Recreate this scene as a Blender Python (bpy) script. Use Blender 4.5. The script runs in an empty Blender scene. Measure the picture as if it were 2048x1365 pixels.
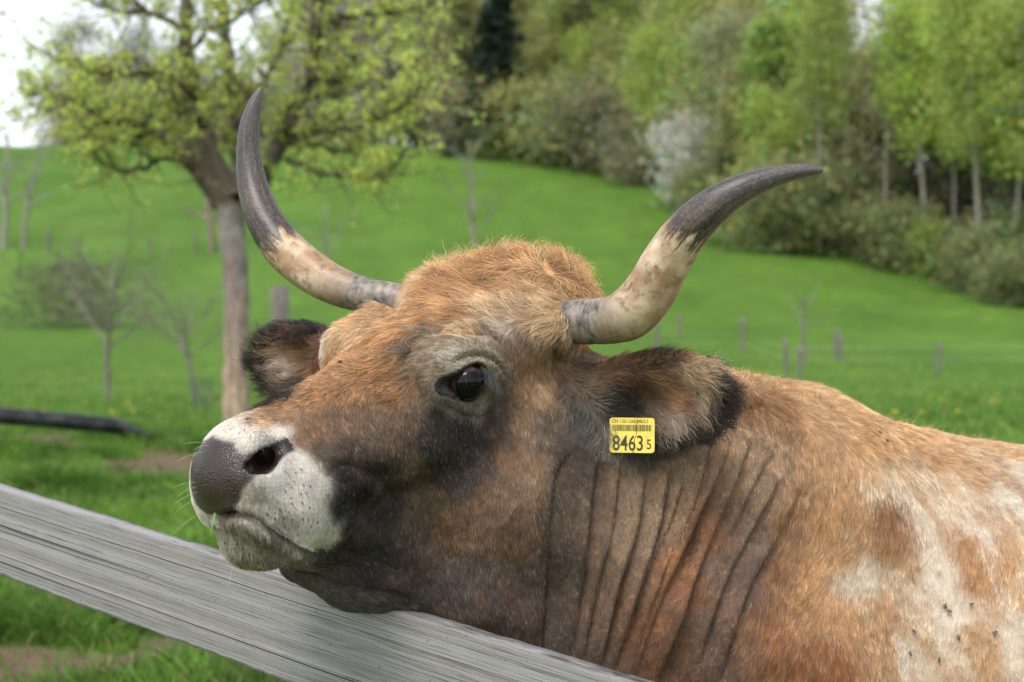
import bpy, bmesh, math, random
import numpy as np
import time
_T0 = time.time()
def tick(s): print('TICK', s, round(time.time() - _T0, 1), flush=True)
from mathutils import Vector, Matrix, Euler

# ---------------------------------------------------------------- camera, world, sun
SC = bpy.context.scene
COL = SC.collection
FPX = 2844.0                       # focal length in pixels of the 2048 px wide photograph (50 mm on 36 mm)
CAMZ = 1.6
PITCH = math.radians(2.5)
cam_data = bpy.data.cameras.new('camera')
cam = bpy.data.objects.new('camera', cam_data)
COL.objects.link(cam)
cam.location = (0, 0, CAMZ)
cam.rotation_euler = (math.radians(90) - PITCH, 0, 0)
cam_data.sensor_width = 36
cam_data.lens = 50
cam_data.clip_start = 0.05
cam_data.clip_end = 2000
cam_data.dof.use_dof = True
cam_data.dof.focus_distance = 1.86
cam_data.dof.aperture_fstop = 4.8
SC.camera = cam

SUN_EL, SUN_AZ = math.radians(60), math.radians(-152)   # azimuth measured from +Y towards +X
world = bpy.data.worlds.new('World')
SC.world = world
world.use_nodes = True
wn = world.node_tree.nodes; wl = world.node_tree.links
wn.clear()
sky = wn.new('ShaderNodeTexSky'); sky.sky_type = 'NISHITA'; sky.sun_disc = False
sky.sun_elevation = SUN_EL; sky.sun_rotation = SUN_AZ
sky.air_density = 1.0; sky.dust_density = 1.5; sky.ozone_density = 1.0
hsv = wn.new('ShaderNodeHueSaturation'); hsv.inputs['Saturation'].default_value = 0.3
bg = wn.new('ShaderNodeBackground'); bg.inputs['Strength'].default_value = 0.15
wo = wn.new('ShaderNodeOutputWorld')
wl.new(sky.outputs[0], hsv.inputs['Color']); wl.new(hsv.outputs[0], bg.inputs['Color']); wl.new(bg.outputs[0], wo.inputs['Surface'])
sun_data = bpy.data.lights.new('sun', 'SUN'); sun_data.energy = 1.3; sun_data.angle = math.radians(22)
sun_data.color = (1.0, 0.96, 0.9)
sun = bpy.data.objects.new('sun', sun_data); COL.objects.link(sun)
sd = Vector((math.sin(SUN_AZ) * math.cos(SUN_EL), math.cos(SUN_AZ) * math.cos(SUN_EL), math.sin(SUN_EL)))
sun.rotation_euler = sd.to_track_quat('Z', 'Y').to_euler()
SC.view_settings.view_transform = 'Standard'
SC.view_settings.look = 'None'
SC.view_settings.gamma = 1
SC.view_settings.exposure = 0.98
SC.cycles.use_denoising = True
SC.cycles_curves.shape = 'RIBBONS'
SC.cycles.max_bounces = 6
SC.cycles.transparent_max_bounces = 8

# ---------------------------------------------------------------- helpers
def W(px, py, d):
    """point d metres in front of the lens seen at photo pixel (px, py) (scalars or arrays)"""
    x = (np.asarray(px, float) - 1024) / FPX * d
    yu = (682.5 - np.asarray(py, float)) / FPX * d
    c, s = math.cos(PITCH), math.sin(PITCH)
    return np.stack([x + 0 * yu, d * c + yu * s, CAMZ - d * s + yu * c], -1)

def proj(P):
    P = np.asarray(P, float); c, s = math.cos(PITCH), math.sin(PITCH)
    z = P[..., 2] - CAMZ
    d = P[..., 1] * c - z * s
    v = P[..., 1] * s + z * c
    return 1024 + P[..., 0] / d * FPX, 682.5 - v / d * FPX, d

def tag(o, label=None, cat=None, group=None, kind=None):
    if label: o['label'] = label
    if cat: o['category'] = cat
    if group: o['group'] = group
    if kind: o['kind'] = kind
    return o

def link(name, data, parent=None, mat=None):
    o = bpy.data.objects.new(name, data); COL.objects.link(o)
    if mat is not None: data.materials.append(mat)
    if parent is not None:
        o.parent = parent
        o.matrix_parent_inverse = Matrix.Translation(-Vector(parent.location))
    return o

def empty(name, loc):
    o = bpy.data.objects.new(name, None); COL.objects.link(o); o.location = loc
    o.empty_display_size = 0.1
    return o

def mesh_np(name, V, F, smooth=True):
    """V (n,3); F (m,k) with one k"""
    me = bpy.data.meshes.new(name)
    V = np.asarray(V, np.float32); F = np.asarray(F, np.int32)
    me.vertices.add(len(V)); me.vertices.foreach_set('co', V.ravel())
    k = F.shape[1]
    me.loops.add(F.size); me.loops.foreach_set('vertex_index', F.ravel())
    me.polygons.add(len(F))
    me.polygons.foreach_set('loop_start', np.arange(0, F.size, k, dtype=np.int32))
    me.polygons.foreach_set('loop_total', np.full(len(F), k, np.int32))
    if smooth: me.polygons.foreach_set('use_smooth', np.ones(len(F), bool))
    me.update(calc_edges=True)
    return me

def set_col(me, name, C, domain='POINT'):
    a = me.attributes.new(name, 'FLOAT_COLOR', domain)
    C = np.asarray(C, np.float32)
    if C.shape[1] == 3: C = np.concatenate([C, np.ones((len(C), 1), np.float32)], 1)
    a.data.foreach_set('color', C.ravel())

def set_float(me, name, v, domain='POINT'):
    a = me.attributes.new(name, 'FLOAT', domain); a.data.foreach_set('value', np.asarray(v, np.float32).ravel())

def vnoise(P, scale, seed=0):
    """smooth value noise in 0..1 at points P (n,3)"""
    Q = np.asarray(P, np.float64) * scale + seed * 17.137
    I = np.floor(Q).astype(np.int64); f = Q - I; f = f * f * (3 - 2 * f)
    out = np.zeros(len(Q))
    for dx in (0, 1):
        for dy in (0, 1):
            for dz in (0, 1):
                h = (I[:, 0] + dx) * 73856093 ^ (I[:, 1] + dy) * 19349663 ^ (I[:, 2] + dz) * 83492791
                h = (h ^ (h >> 13)) * 1274126177 & 0x7fffffff
                h = ((h ^ (h >> 16)) * 668265263 & 0x7fffffff) / 0x7fffffff
                w = (f[:, 0] if dx else 1 - f[:, 0]) * (f[:, 1] if dy else 1 - f[:, 1]) * (f[:, 2] if dz else 1 - f[:, 2])
                out += w * h
    return out

def fbm(P, scale, seed=0, octv=3):
    a, s, t = 0.5, 0, 0
    for k in range(octv):
        s = s + a * vnoise(P, scale * 2 ** k, seed + k); t += a; a *= .5
    return s / t

def lin(c):
    """sRGB 0-255 to linear"""
    c = np.asarray(c, float) / 255.
    return np.where(c <= .04045, c / 12.92, ((c + .055) / 1.055) ** 2.4)

def nrm(v):
    v = np.asarray(v, float); return v / np.maximum(np.linalg.norm(v, axis=-1, keepdims=True), 1e-9)

# ---------------------------------------------------------------- materials
def mat_new(name):
    m = bpy.data.materials.new(name); m.use_nodes = True
    nt = m.node_tree; b = nt.nodes['Principled BSDF']
    return m, nt, b

def mat_flat(name, col, rough=.6, spec=.5):
    m, nt, b = mat_new(name)
    b.inputs['Base Color'].default_value = (*col, 1); b.inputs['Roughness'].default_value = rough
    b.inputs['Specular IOR Level'].default_value = spec
    return m

def mat_attr(name, attr='col', rough=.6, spec=.3, sheen=0):
    m, nt, b = mat_new(name)
    a = nt.nodes.new('ShaderNodeAttribute'); a.attribute_name = attr
    nt.links.new(a.outputs['Color'], b.inputs['Base Color'])
    b.inputs['Roughness'].default_value = rough; b.inputs['Specular IOR Level'].default_value = spec
    return m
FUR_DENS = 420000; FUR_W = .85; FLY_S = .95; HORN_TIP = .30; GRASS_N = 1.0
GRASS_D = (.052, .118, .014); GRASS_L = (.112, .205, .028)
# ================================================================ THE COW
# skeleton of rounded cones and ellipsoids blended into one continuous skin
HO = np.array([-.139, 1.875, 1.4845])               # between the eyes
_r = nrm([.743, -.669, -.115])
_u = np.array([-.669 * .944, -.743 * .944, -.33]); _u = nrm(_u - _r * (_u @ _r))
_n = np.cross(_r, _u); _n = _n if _n[2] > 0 else -_n
HR = np.stack([_u, _r, _n])                          # rows: a (to the muzzle), b (to the cow's left), c (out of the forehead)
def H(a, b, c): return HO + a * _u + b * _r + c * _n
def toH(P): return (np.asarray(P) - HO) @ HR.T

def s_cone(P, a, b, ra, rb):
    ba = b - a; L = np.sqrt(ba @ ba) + 1e-9
    t = np.clip((P - a) @ ba / (L * L), 0, 1)
    q = P - a - t[:, None] * ba
    return np.sqrt((q * q).sum(1)) - (ra + (rb - ra) * t)
def s_ell(P, c, R, rad):
    q = (P - c) @ R.T / rad
    k0 = np.sqrt((q * q).sum(1)); k1 = np.sqrt(((q / rad) ** 2).sum(1)) + 1e-9
    return k0 * (k0 - 1) / k1
def smin(a, b, k):
    h = np.maximum(k - np.abs(a - b), 0) / k
    return np.minimum(a, b) - h * h * k * .25
def smax(a, b, k): return -smin(-a, -b, k)

PRIMS = []      # (kind, args, k, sign)
def cone(a, b, ra, rb, k=.03): PRIMS.append(('c', (np.array(a, float), np.array(b, float), ra, rb), k, 1))
def ell(c, R, rad, k=.02, sign=1): PRIMS.append(('e', (np.array(c, float), np.array(R, float), np.array(rad, float)), k, sign))
def hc(a, b, ra, rb, k=.03, sym=True):
    cone(H(*a), H(*b), ra, rb, k)
    if sym: cone(H(a[0], -a[1], a[2]), H(b[0], -b[1], b[2]), ra, rb, k)
def rot_ax(R, ax, ang):      # rotate frame rows about one of its own rows
    return np.array([Matrix.Rotation(ang, 3, Vector(R[ax])) @ Vector(r) for r in R])
def he(c, rad, k=.02, sym=True, sign=1, tilt=0, ax=2, yaw=0):
    for s in ((1, -1) if sym else (1,)):
        R = HR
        if tilt: R = rot_ax(R, ax, tilt * (s if ax != 1 else 1))
        if yaw: R = rot_ax(R, 2, yaw * s)
        ell(H(c[0], c[1] * s, c[2]), R, rad, k, sign)

I3 = np.eye(3)
# --- barrel, shoulders, rump, legs
cone((.70, 2.34, .93), (1.95, 2.52, .98), .355, .36, .05)
cone((.70, 2.34, .82), (1.9, 2.52, .86), .30, .33, .06)
cone((.44, 2.26, 1.19), (.80, 2.34, 1.07), .215, .245, .07)      # withers
cone((1.9, 2.52, 1.02), (2.15, 2.56, .98), .30, .24, .08)
for yy in (2.14, 2.52):
    cone((.60, yy, .80), (.58, yy, .40), .13, .06, .06); cone((.58, yy, .40), (.57, yy, .10), .045, .036, .03)
    cone((.57, yy, .08), (.54, yy, .03), .045, .055, .02)
for yy in (2.34, 2.72):
    cone((2.08, yy, .85), (2.16, yy, .50), .17, .065, .06); cone((2.16, yy, .50), (2.12, yy, .12), .045, .04, .03)
    cone((2.12, yy, .08), (2.09, yy, .03), .045, .055, .02)
cone((2.36, 2.58, 1.15), (2.44, 2.6, .5), .035, .018, .03)
# --- neck
cone(W(1085, 875, 2.00), W(1330, 965, 2.12), .125, .165, .06)
cone(W(1330, 965, 2.12), W(1540, 1040, 2.24), .165, .215, .06)
cone(W(1000, 1010, 1.93), W(1250, 1180, 2.08), .115, .17, .06)
cone(W(1250, 1180, 2.08), W(1500, 1330, 2.2), .17, .25, .06)
cone(W(1080, 1290, 1.99), W(1500, 1500, 2.2), .11, .22, .06)
# --- skull
he((-.10, 0, -.03), (.13, .105, .085), .03, sym=False)
he((-.06, 0, .006), (.15, .10, .050), .03, sym=False)
he((-.19, 0, .002), (.085, .104, .040), .04, sym=False)
hc((-.24, .035, .01), (-.27, .02, -.01), .055, .055, .05)
hc((-.165, .085, .0), (-.16, .115, .010), .045, .034, .05)          # horn bases
he((.0, .098, .006), (.058, .032, .044), .022)
hc((-.035, .088, .032), (.022, .082, .022), .022, .018, .03)
hc((.03, 0, -.02), (.255, 0, -.020), .064, .052, .03, sym=False)
hc((.02, .035, -.065), (.22, .030, -.050), .068, .054, .03)
he((-.045, .070, -.120), (.105, .045, .12), .05)
hc((-.04, .03, -.20), (.20, .012, -.140), .058, .044, .04)
hc((-.12, 0, -.14), (-.2, 0, -.15), .09, .11, .05, sym=False)
cone(W(600, 1122, 1.83), W(700, 1164, 1.855), .026, .031, .02)       # loose throat skin
cone(W(700, 1164, 1.855), W(790, 1172, 1.87), .031, .034, .02)
hc((.13, .032, -.225), (-.06, .02, -.27), .042, .095, .04)
cone(W(960, 1190, 1.91), W(1120, 1330, 1.98), .085, .11, .05)
he((-.15, -.045, .035), (.05, .05, .04), .04, sym=False)
# --- muzzle
he((.272, 0, -.033), (.068, .076, .066), .02, sym=False)
he((.250, .040, -.070), (.075, .043, .046), .028)
hc((.252, .040, -.080), (.210, .046, -.105), .038, .032, .024)
he((.273, 0, -.112), (.052, .054, .042), .015, sym=False)
def _ev(P, idx=None):
    d = np.full(len(P), 9., np.float32)
    for i in (range(len(PRIMS)) if idx is None else idx):
        kind, a, k, sign = PRIMS[i]
        e = s_cone(P, *a) if kind == 'c' else s_ell(P, *a)
        d = smin(d, e, k) if sign > 0 else smax(d, -e, k)
    return d
def sdf(P):
    P = np.asarray(P, np.float32)
    if len(P) < 3000: return _ev(P)
    q = np.floor(P / .12).astype(np.int64); key = (q[:, 0] + 500) * 4000000 + (q[:, 1] + 500) * 2000 + q[:, 2] + 500
    order = np.argsort(key, kind='stable'); ks = key[order]
    cut = np.flatnonzero(np.concatenate([[True], ks[1:] != ks[:-1]])); ends = np.append(cut[1:], len(ks))
    cen = (q[order[cut]] + .5).astype(np.float32) * .12
    vals = np.stack([(s_cone(cen, *a) if kind == 'c' else s_ell(cen, *a)) for kind, a, k, s_ in PRIMS], 1)
    signs = np.array([s_ for *_, s_ in PRIMS])
    mn = np.where(signs > 0, vals, 9).min(1)
    out = np.empty(len(P), np.float32)
    for j, (a, b) in enumerate(zip(cut, ends)):
        keep = np.flatnonzero(((signs > 0) & (vals[j] < max(mn[j], 0) + .30)) | ((signs < 0) & (vals[j] < .16)))
        ii = order[a:b]
        out[ii] = _ev(P[ii], keep)
    return out
def grad(P, e=.0015):
    T = np.array([[1, -1, -1], [-1, -1, 1], [-1, 1, -1], [1, 1, 1]], np.float32); P = np.asarray(P, np.float32)
    return nrm(sum(t * sdf(P + t * e)[:, None] for t in T))

def hit(px, py, n=60):
    """points where rays through photo pixels meet the hide"""
    px = np.atleast_1d(np.asarray(px, float)); py = np.atleast_1d(np.asarray(py, float))
    o = np.array([0, 0, CAMZ]); dr = nrm(W(px, py, 1.) - o); t = np.full(len(px), 1.2)
    for _ in range(n):
        t = t + .8 * sdf(o + t[:, None] * dr)
    return o + np.minimum(t, 3.)[:, None] * dr

# nostrils
for s in (1, -1):
    cone(H(.310, .034 * s, -.012), H(.282, .060 * s, -.020), .009, .009, .012)
_nb = [H(.299, .045, -.003), H(.284, .054, .000), H(.264, .060, .014)]
for s in (1, -1):
    q = [H(*(toH(x) * [1, s, 1])) for x in _nb]
    PRIMS.append(('c', (q[0], q[1], .0090, .0130), .006, -1)); PRIMS.append(('c', (q[1], q[2], .0120, .0085), .006, -1))
    inn = -.02 * _u - .026 * s * _r
    PRIMS.append(('c', (q[0] * .3 + q[1] * .7, q[1] + inn, .012, .014), .006, -1))
# ears: flattened ellipsoids with a hollow that faces the viewer
def ear(c, e1, face, rad, base, br):
    e1 = nrm(e1); e3 = nrm(face - e1 * (np.array(face) @ e1)); e2 = np.cross(e3, e1); R = np.stack([e1, e2, e3])
    cone(base, c - e1 * rad[0] * .45, br, rad[1] * .66, .03)
    ell(c, R, rad, .03)
    ell(c + e3 * .028 + e1 * rad[0] * .12, R, (rad[0] * .78, rad[1] * .68, .026), .02, -1)
    return R
EARC = W(1318, 800, 1.90)
EARR = ear(EARC, W(1450, 785, 1.86) - W(1180, 812, 1.95), np.array([-.1, -.95, -.25]), (.104, .067, .026), W(1120, 815, 1.98), .045)
EARC2 = W(592, 722, 2.11)
EARR2 = ear(EARC2, W(520, 722, 2.12) - W(680, 722, 2.10), np.array([.25, -.95, -.1]), (.070, .056, .022), W(680, 735, 2.07), .04)
# eye sockets
EYE = hit(951, 767)[0]; EYE2 = hit(892, 772)[0]; EYEH = toH(EYE); EYEH2 = toH(EYE2)
for s in (1, -1):
    c0 = H(*(EYEH * [1, s, 1])); c1 = H(*(EYEH2 * [1, s, 1]))
    PRIMS.append(('c', (c0, c0 - _r * s * .02, .0235, .0235), .006, -1))
    PRIMS.append(('c', (c0 - _r * s * .004, c1, .012, .0055), .010, -1))
EYEC = EYE - nrm(EYE - [0, 0, CAMZ]) * -.017

# ---- creases: photo-traced lines laid on the hide; (points, depth m, half width m, ridge m)
def smooth_line(pts, n=40):
    p = np.array(pts, float); t = np.linspace(0, len(p) - 1, n); i = np.clip(t.astype(int), 0, len(p) - 2); f = (t - i)[:, None]
    P0 = p[np.maximum(i - 1, 0)]; P1 = p[i]; P2 = p[i + 1]; P3 = p[np.minimum(i + 2, len(p) - 1)]
    return .5 * ((2 * P1) + (-P0 + P2) * f + (2 * P0 - 5 * P1 + 4 * P2 - P3) * f * f + (-P0 + 3 * P1 - 3 * P2 + P3) * f ** 3)
CREASES = [
    ([(418, 1035), (440, 1036), (470, 1031), (505, 1038), (545, 1066), (585, 1088), (620, 1102), (650, 1098)], .012, .0045, .002),
    ([(1145, 900), (1112, 940), (1102, 1000), (1095, 1100), (1088, 1230), (1080, 1330)], .008, .012, .003),
    ([(1200, 905), (1185, 1000), (1175, 1100), (1160, 1200), (1150, 1300)], .006, .007, .002),
    ([(1240, 925), (1228, 1050), (1195, 1180), (1165, 1340)], .009, .0065, .003),
    ([(1290, 925), (1278, 1050), (1238, 1180), (1200, 1340)], .011, .0065, .003),
    ([(1340, 915), (1322, 1050), (1275, 1190), (1228, 1350)], .011, .007, .003),
    ([(1375, 905), (1350, 1030), (1300, 1150), (1250, 1290)], .006, .005, .002),
    ([(1425, 865), (1395, 985), (1340, 1110), (1262, 1330)], .010, .006, .003),
    ([(1468, 855), (1435, 955), (1382, 1070), (1310, 1240), (1268, 1362)], .015, .009, .003),
    ([(1505, 870), (1462, 990), (1408, 1120), (1345, 1290), (1312, 1375)], .015, .008, .004),
    ([(1550, 880), (1500, 990), (1460, 1080)], .006, .006, .002),
    ([(1560, 950), (1515, 1040), (1450, 1170), (1395, 1340)], .008, .006, .003),
    ([(1600, 960), (1560, 1060), (1490, 1200), (1440, 1365)], .010, .010, .004),
    ([(830, 1212), (790, 1188), (720, 1178), (650, 1160), (585, 1142)], .010, .007, .002),
    ([(880, 800), (905, 820), (945, 835), (985, 825)], .003, .004, .001),
    ([(905, 727), (940, 712), (985, 720), (1012, 755)], .005, .0035, .002),
    ([(800, 735), (830, 690), (870, 672), (930, 668), (1000, 672)], .005, .007, .002),
    ([(650, 960), (690, 930), (760, 960), (800, 1010)], .006, .014, .001),
    ([(1110, 680), (1120, 760), (1110, 830), (1120, 900)], .008, .010, .001),
    ([(670, 1100), (740, 1120), (820, 1150)], .006, .012, .001),
]
def seg_dist(P, L):
    """distance of points to a polyline, parameter 0..1 along it"""
    best = np.full(len(P), 9.); par = np.zeros(len(P))
    for i in range(len(L) - 1):
        a, b = L[i], L[i + 1]; ba = b - a
        t = np.clip((P - a) @ ba / (ba @ ba + 1e-12), 0, 1)
        q = P - a - t[:, None] * ba; d = np.sqrt((q * q).sum(1)); m = d < best
        best[m] = d[m]; par[m] = ((i + t) / (len(L) - 1))[m]
    return best, par
def carve(V, N):
    disp = np.zeros(len(V))
    for ic, (pts, dep, w, ridge) in enumerate(CREASES):
        q = smooth_line(pts, 24); L = hit(q[:, 0], q[:, 1])
        near = np.flatnonzero(((V > L.min(0) - .06) & (V < L.max(0) + .06)).all(1))
        d, t = seg_dist(V[near], L)
        env = np.clip(np.minimum(t, 1 - t) * 6, 0, 1) ** .7
        if 1 <= ic <= 12:      # neck pleats lap like shingles: a rolled edge on the head side, a drop behind it
            j = np.clip((t * 23).astype(int), 0, 22); fr = (t * 23 - j)[:, None]; C0 = L[j] * (1 - fr) + L[j + 1] * fr
            left = (V[near] - C0)[:, 0] < 0; wb = w * 1.25; env2 = np.clip(np.minimum(t, 1 - t) * 5, 0, 1)
            amp = np.clip(-.05 + 1.75 * fbm(V[near], 8, 400 + ic, 2), .25, 1.5)
            disp[near] += env2 * amp * np.where(left, dep * .75 * np.exp(-((d - .9 * wb) / (1.1 * wb)) ** 2) - dep * .6 * np.exp(-(d / .0035) ** 2), -dep * 1.35 * np.exp(-(d / (1.5 * wb)) ** 1.3))
            continue
        disp[near] += env * (-dep * 1.35 * np.exp(-(d / w) ** 1.5 * 1.3) + ridge * np.exp(-((d - 2.0 * w) / (1.1 * w)) ** 2))
    return V + disp[:, None] * N

def surface_nets(lo, hi, h):
    B = 8
    n = (np.ceil((np.array(hi) - lo) / h / B).astype(int)) * B
    lo = np.array(lo, float)
    nb = n // B
    bi = np.stack(np.meshgrid(*[np.arange(k) for k in nb], indexing='ij'), -1).reshape(-1, 3)
    cen = lo + (bi + .5) * B * h
    dc = sdf(cen)
    act = np.abs(dc) < B * h * 1.15
    D = np.empty(n + 1, np.float32)
    Db = np.repeat(np.repeat(np.repeat(np.sign(dc).reshape(nb), B, 0), B, 1), B, 2).astype(np.float32)
    D[:-1, :-1, :-1] = Db; D[-1] = 1; D[:, -1] = 1; D[:, :, -1] = 1
    del Db
    loc = np.stack(np.meshgrid(*[np.arange(B + 1)] * 3, indexing='ij'), -1).reshape(-1, 3)
    A = bi[act] * B
    for s in range(0, len(A), 400):
        idx = (A[s:s + 400, None, :] + loc[None]).reshape(-1, 3)
        D[idx[:, 0], idx[:, 1], idx[:, 2]] = sdf(lo + idx * h)
    S = D < 0
    c = np.zeros(n, np.int8)
    for dx in (0, 1):
        for dy in (0, 1):
            for dz in (0, 1):
                c += S[dx:n[0] + dx, dy:n[1] + dy, dz:n[2] + dz]
    cell = (c > 0) & (c < 8)
    ids = np.full(n, -1, np.int64); ci = np.argwhere(cell); ids[cell] = np.arange(len(ci))
    acc = np.zeros((len(ci), 3)); cnt = np.zeros(len(ci))
    corners = [(x, y, z) for x in (0, 1) for y in (0, 1) for z in (0, 1)]
    for a in corners:
        for ax in range(3):
            if a[ax]: continue
            b = list(a); b[ax] = 1
            da = D[ci[:, 0] + a[0], ci[:, 1] + a[1], ci[:, 2] + a[2]]; db = D[ci[:, 0] + b[0], ci[:, 1] + b[1], ci[:, 2] + b[2]]
            m = (da < 0) != (db < 0)
            t = np.where(m, da / (da - db + 1e-12), 0)
            p = np.array(a, float)[None] + t[:, None] * (np.array(b, float) - a)
            acc[m] += p[m]; cnt[m] += 1
    V = lo + (ci + acc / np.maximum(cnt, 1)[:, None]) * h
    F = []
    for ax in range(3):
        o = [i for i in range(3) if i != ax]
        sl = [slice(1, n[i]) if i != ax else slice(0, n[i]) for i in range(3)]
        s0 = S[tuple(sl)]
        s2 = [slice(1, n[i]) if i != ax else slice(1, n[i] + 1) for i in range(3)]
        e = s0 != S[tuple(s2)]
        E = np.argwhere(e); flip = s0[e]
        for i in o: E[:, i] += 1
        q = []
        for (du, dv) in ((0, 0), (-1, 0), (-1, -1), (0, -1)):
            k = E.copy(); k[:, o[0]] += du; k[:, o[1]] += dv
            q.append(ids[k[:, 0], k[:, 1], k[:, 2]])
        q = np.stack(q, 1)
        if ax == 1: flip = ~flip
        q[~flip] = q[~flip][:, ::-1]
        F.append(q)
    F = np.concatenate(F); F = F[(F >= 0).all(1)]
    return V, F

def split_quads(V, F):
    n = len(V)
    E = np.stack([F, np.roll(F, -1, 1)], -1).reshape(-1, 2); Es = np.sort(E, 1)
    key = Es[:, 0] * n + Es[:, 1]
    u, inv = np.unique(key, return_inverse=True)
    mid = (V[u // n] + V[u % n]) / 2
    eid = n + inv.reshape(len(F), 4)
    cid = n + len(u) + np.arange(len(F))
    V2 = np.concatenate([V, mid, V[F].mean(1)])
    Q = [np.stack([F[:, i], eid[:, i], cid, eid[:, i - 1]], 1) for i in range(4)]
    return V2, np.concatenate(Q)

def newton(V, it=2):
    for _ in range(it):
        V = V - np.clip(sdf(V), -.006, .006)[:, None] * grad(V)
    return V
def body_mesh(h=.008):
    V, F = surface_nets((-.62, 1.15, -.05), (2.6, 3.1, 1.85), h)
    V = newton(V, 1)
    V, F = split_quads(V, F)
    return newton(V, 1), F

# ---- horns
def horn(name, pts, par):
    """pts: (px, py, width px, depth)"""
    q = smooth_line(pts, 140); C = np.array([W(a, b, d) for a, b, w, d in q]); R = q[:, 2] * q[:, 3] / FPX / 2
    T = nrm(np.gradient(C, axis=0)); up = np.cross(T[0], [0, -1, 0]); up = nrm(up)
    V = []; M = 40; ang = np.linspace(0, 2 * np.pi, M, endpoint=False); tt = []; aa = []
    s = np.concatenate([[0], np.cumsum(np.linalg.norm(np.diff(C, axis=0), axis=1))])
    for i in range(len(C)):
        up = nrm(up - T[i] * (up @ T[i])); sd_ = np.cross(T[i], up)
        rr = R[i] * (1 + (.012 * math.sin(s[i] * 260 + 2 * math.sin(s[i] * 71)) + .008 * math.sin(s[i] * 610)) * math.exp(-(s[i] / .12) ** 2))
        V.append(C[i] + rr * (np.cos(ang)[:, None] * up + np.sin(ang)[:, None] * sd_))
        tt += [s[i] / s[-1]] * M; aa += list(ang)
    V = np.concatenate(V); n = len(C)
    F = [[i * M + j, i * M + (j + 1) % M, (i + 1) * M + (j + 1) % M, (i + 1) * M + j] for i in range(n - 1) for j in range(M)]
    tip = len(V); V = np.concatenate([V, [C[-1] + T[-1] * R[-1] * .8]])
    me = bpy.data.meshes.new(name)
    F += [[(n - 1) * M + j, (n - 1) * M + (j + 1) % M, tip] for j in range(M)]
    me.from_pydata([tuple(v) for v in V], [], F); me.polygons.foreach_set('use_smooth', [True] * len(F))
    set_float(me, 't', tt + [1.0])
    set_col(me, 'ax', np.array([[math.cos(a) * .5 + .5, math.sin(a) * .5 + .5, t] for a, t in zip(aa + [0], tt + [1])]))
    return link(name, me, par)
HORN_N = [(1095, 648, 84, 1.93), (1135, 645, 90, 1.91), (1180, 643, 92, 1.90), (1225, 640, 96, 1.88), (1262, 625, 106, 1.86), (1300, 583, 104, 1.84), (1330, 528, 98, 1.82), (1368, 470, 90, 1.80), (1415, 422, 78, 1.78), (1475, 382, 60, 1.77), (1540, 356, 44, 1.77), (1600, 343, 30, 1.77), (1632, 341, 19, 1.77), (1643, 342, 10, 1.77)]
HORN_F = [(840, 615, 66, 2.08), (790, 600, 68, 2.09), (735, 592, 70, 2.10), (675, 573, 78, 2.12), (620, 542, 84, 2.14), (568, 497, 84, 2.17), (530, 440, 74, 2.19), (507, 378, 62, 2.21), (498, 315, 50, 2.22), (499, 255, 40, 2.22), (509, 212, 29, 2.22), (519, 186, 18, 2.22), (523, 177, 10, 2.22)]
# ================================================================ coat: colours, growth direction, length
PAL = dict(O=(200,150,98), OL=(220,178,128), OD=(170,124,82), W=(240,230,218), WC=(226,208,184), BR=(126,98,72), DB=(60,49,43), BK=(38,31,30),
           GR=(128,112,97), CR=(216,182,138), RU=(160,112,72), TN=(156,132,106), TG=(140,120,100), OB=(208,158,104), BM=(140,106,76), BN=(104,82,66))
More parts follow.
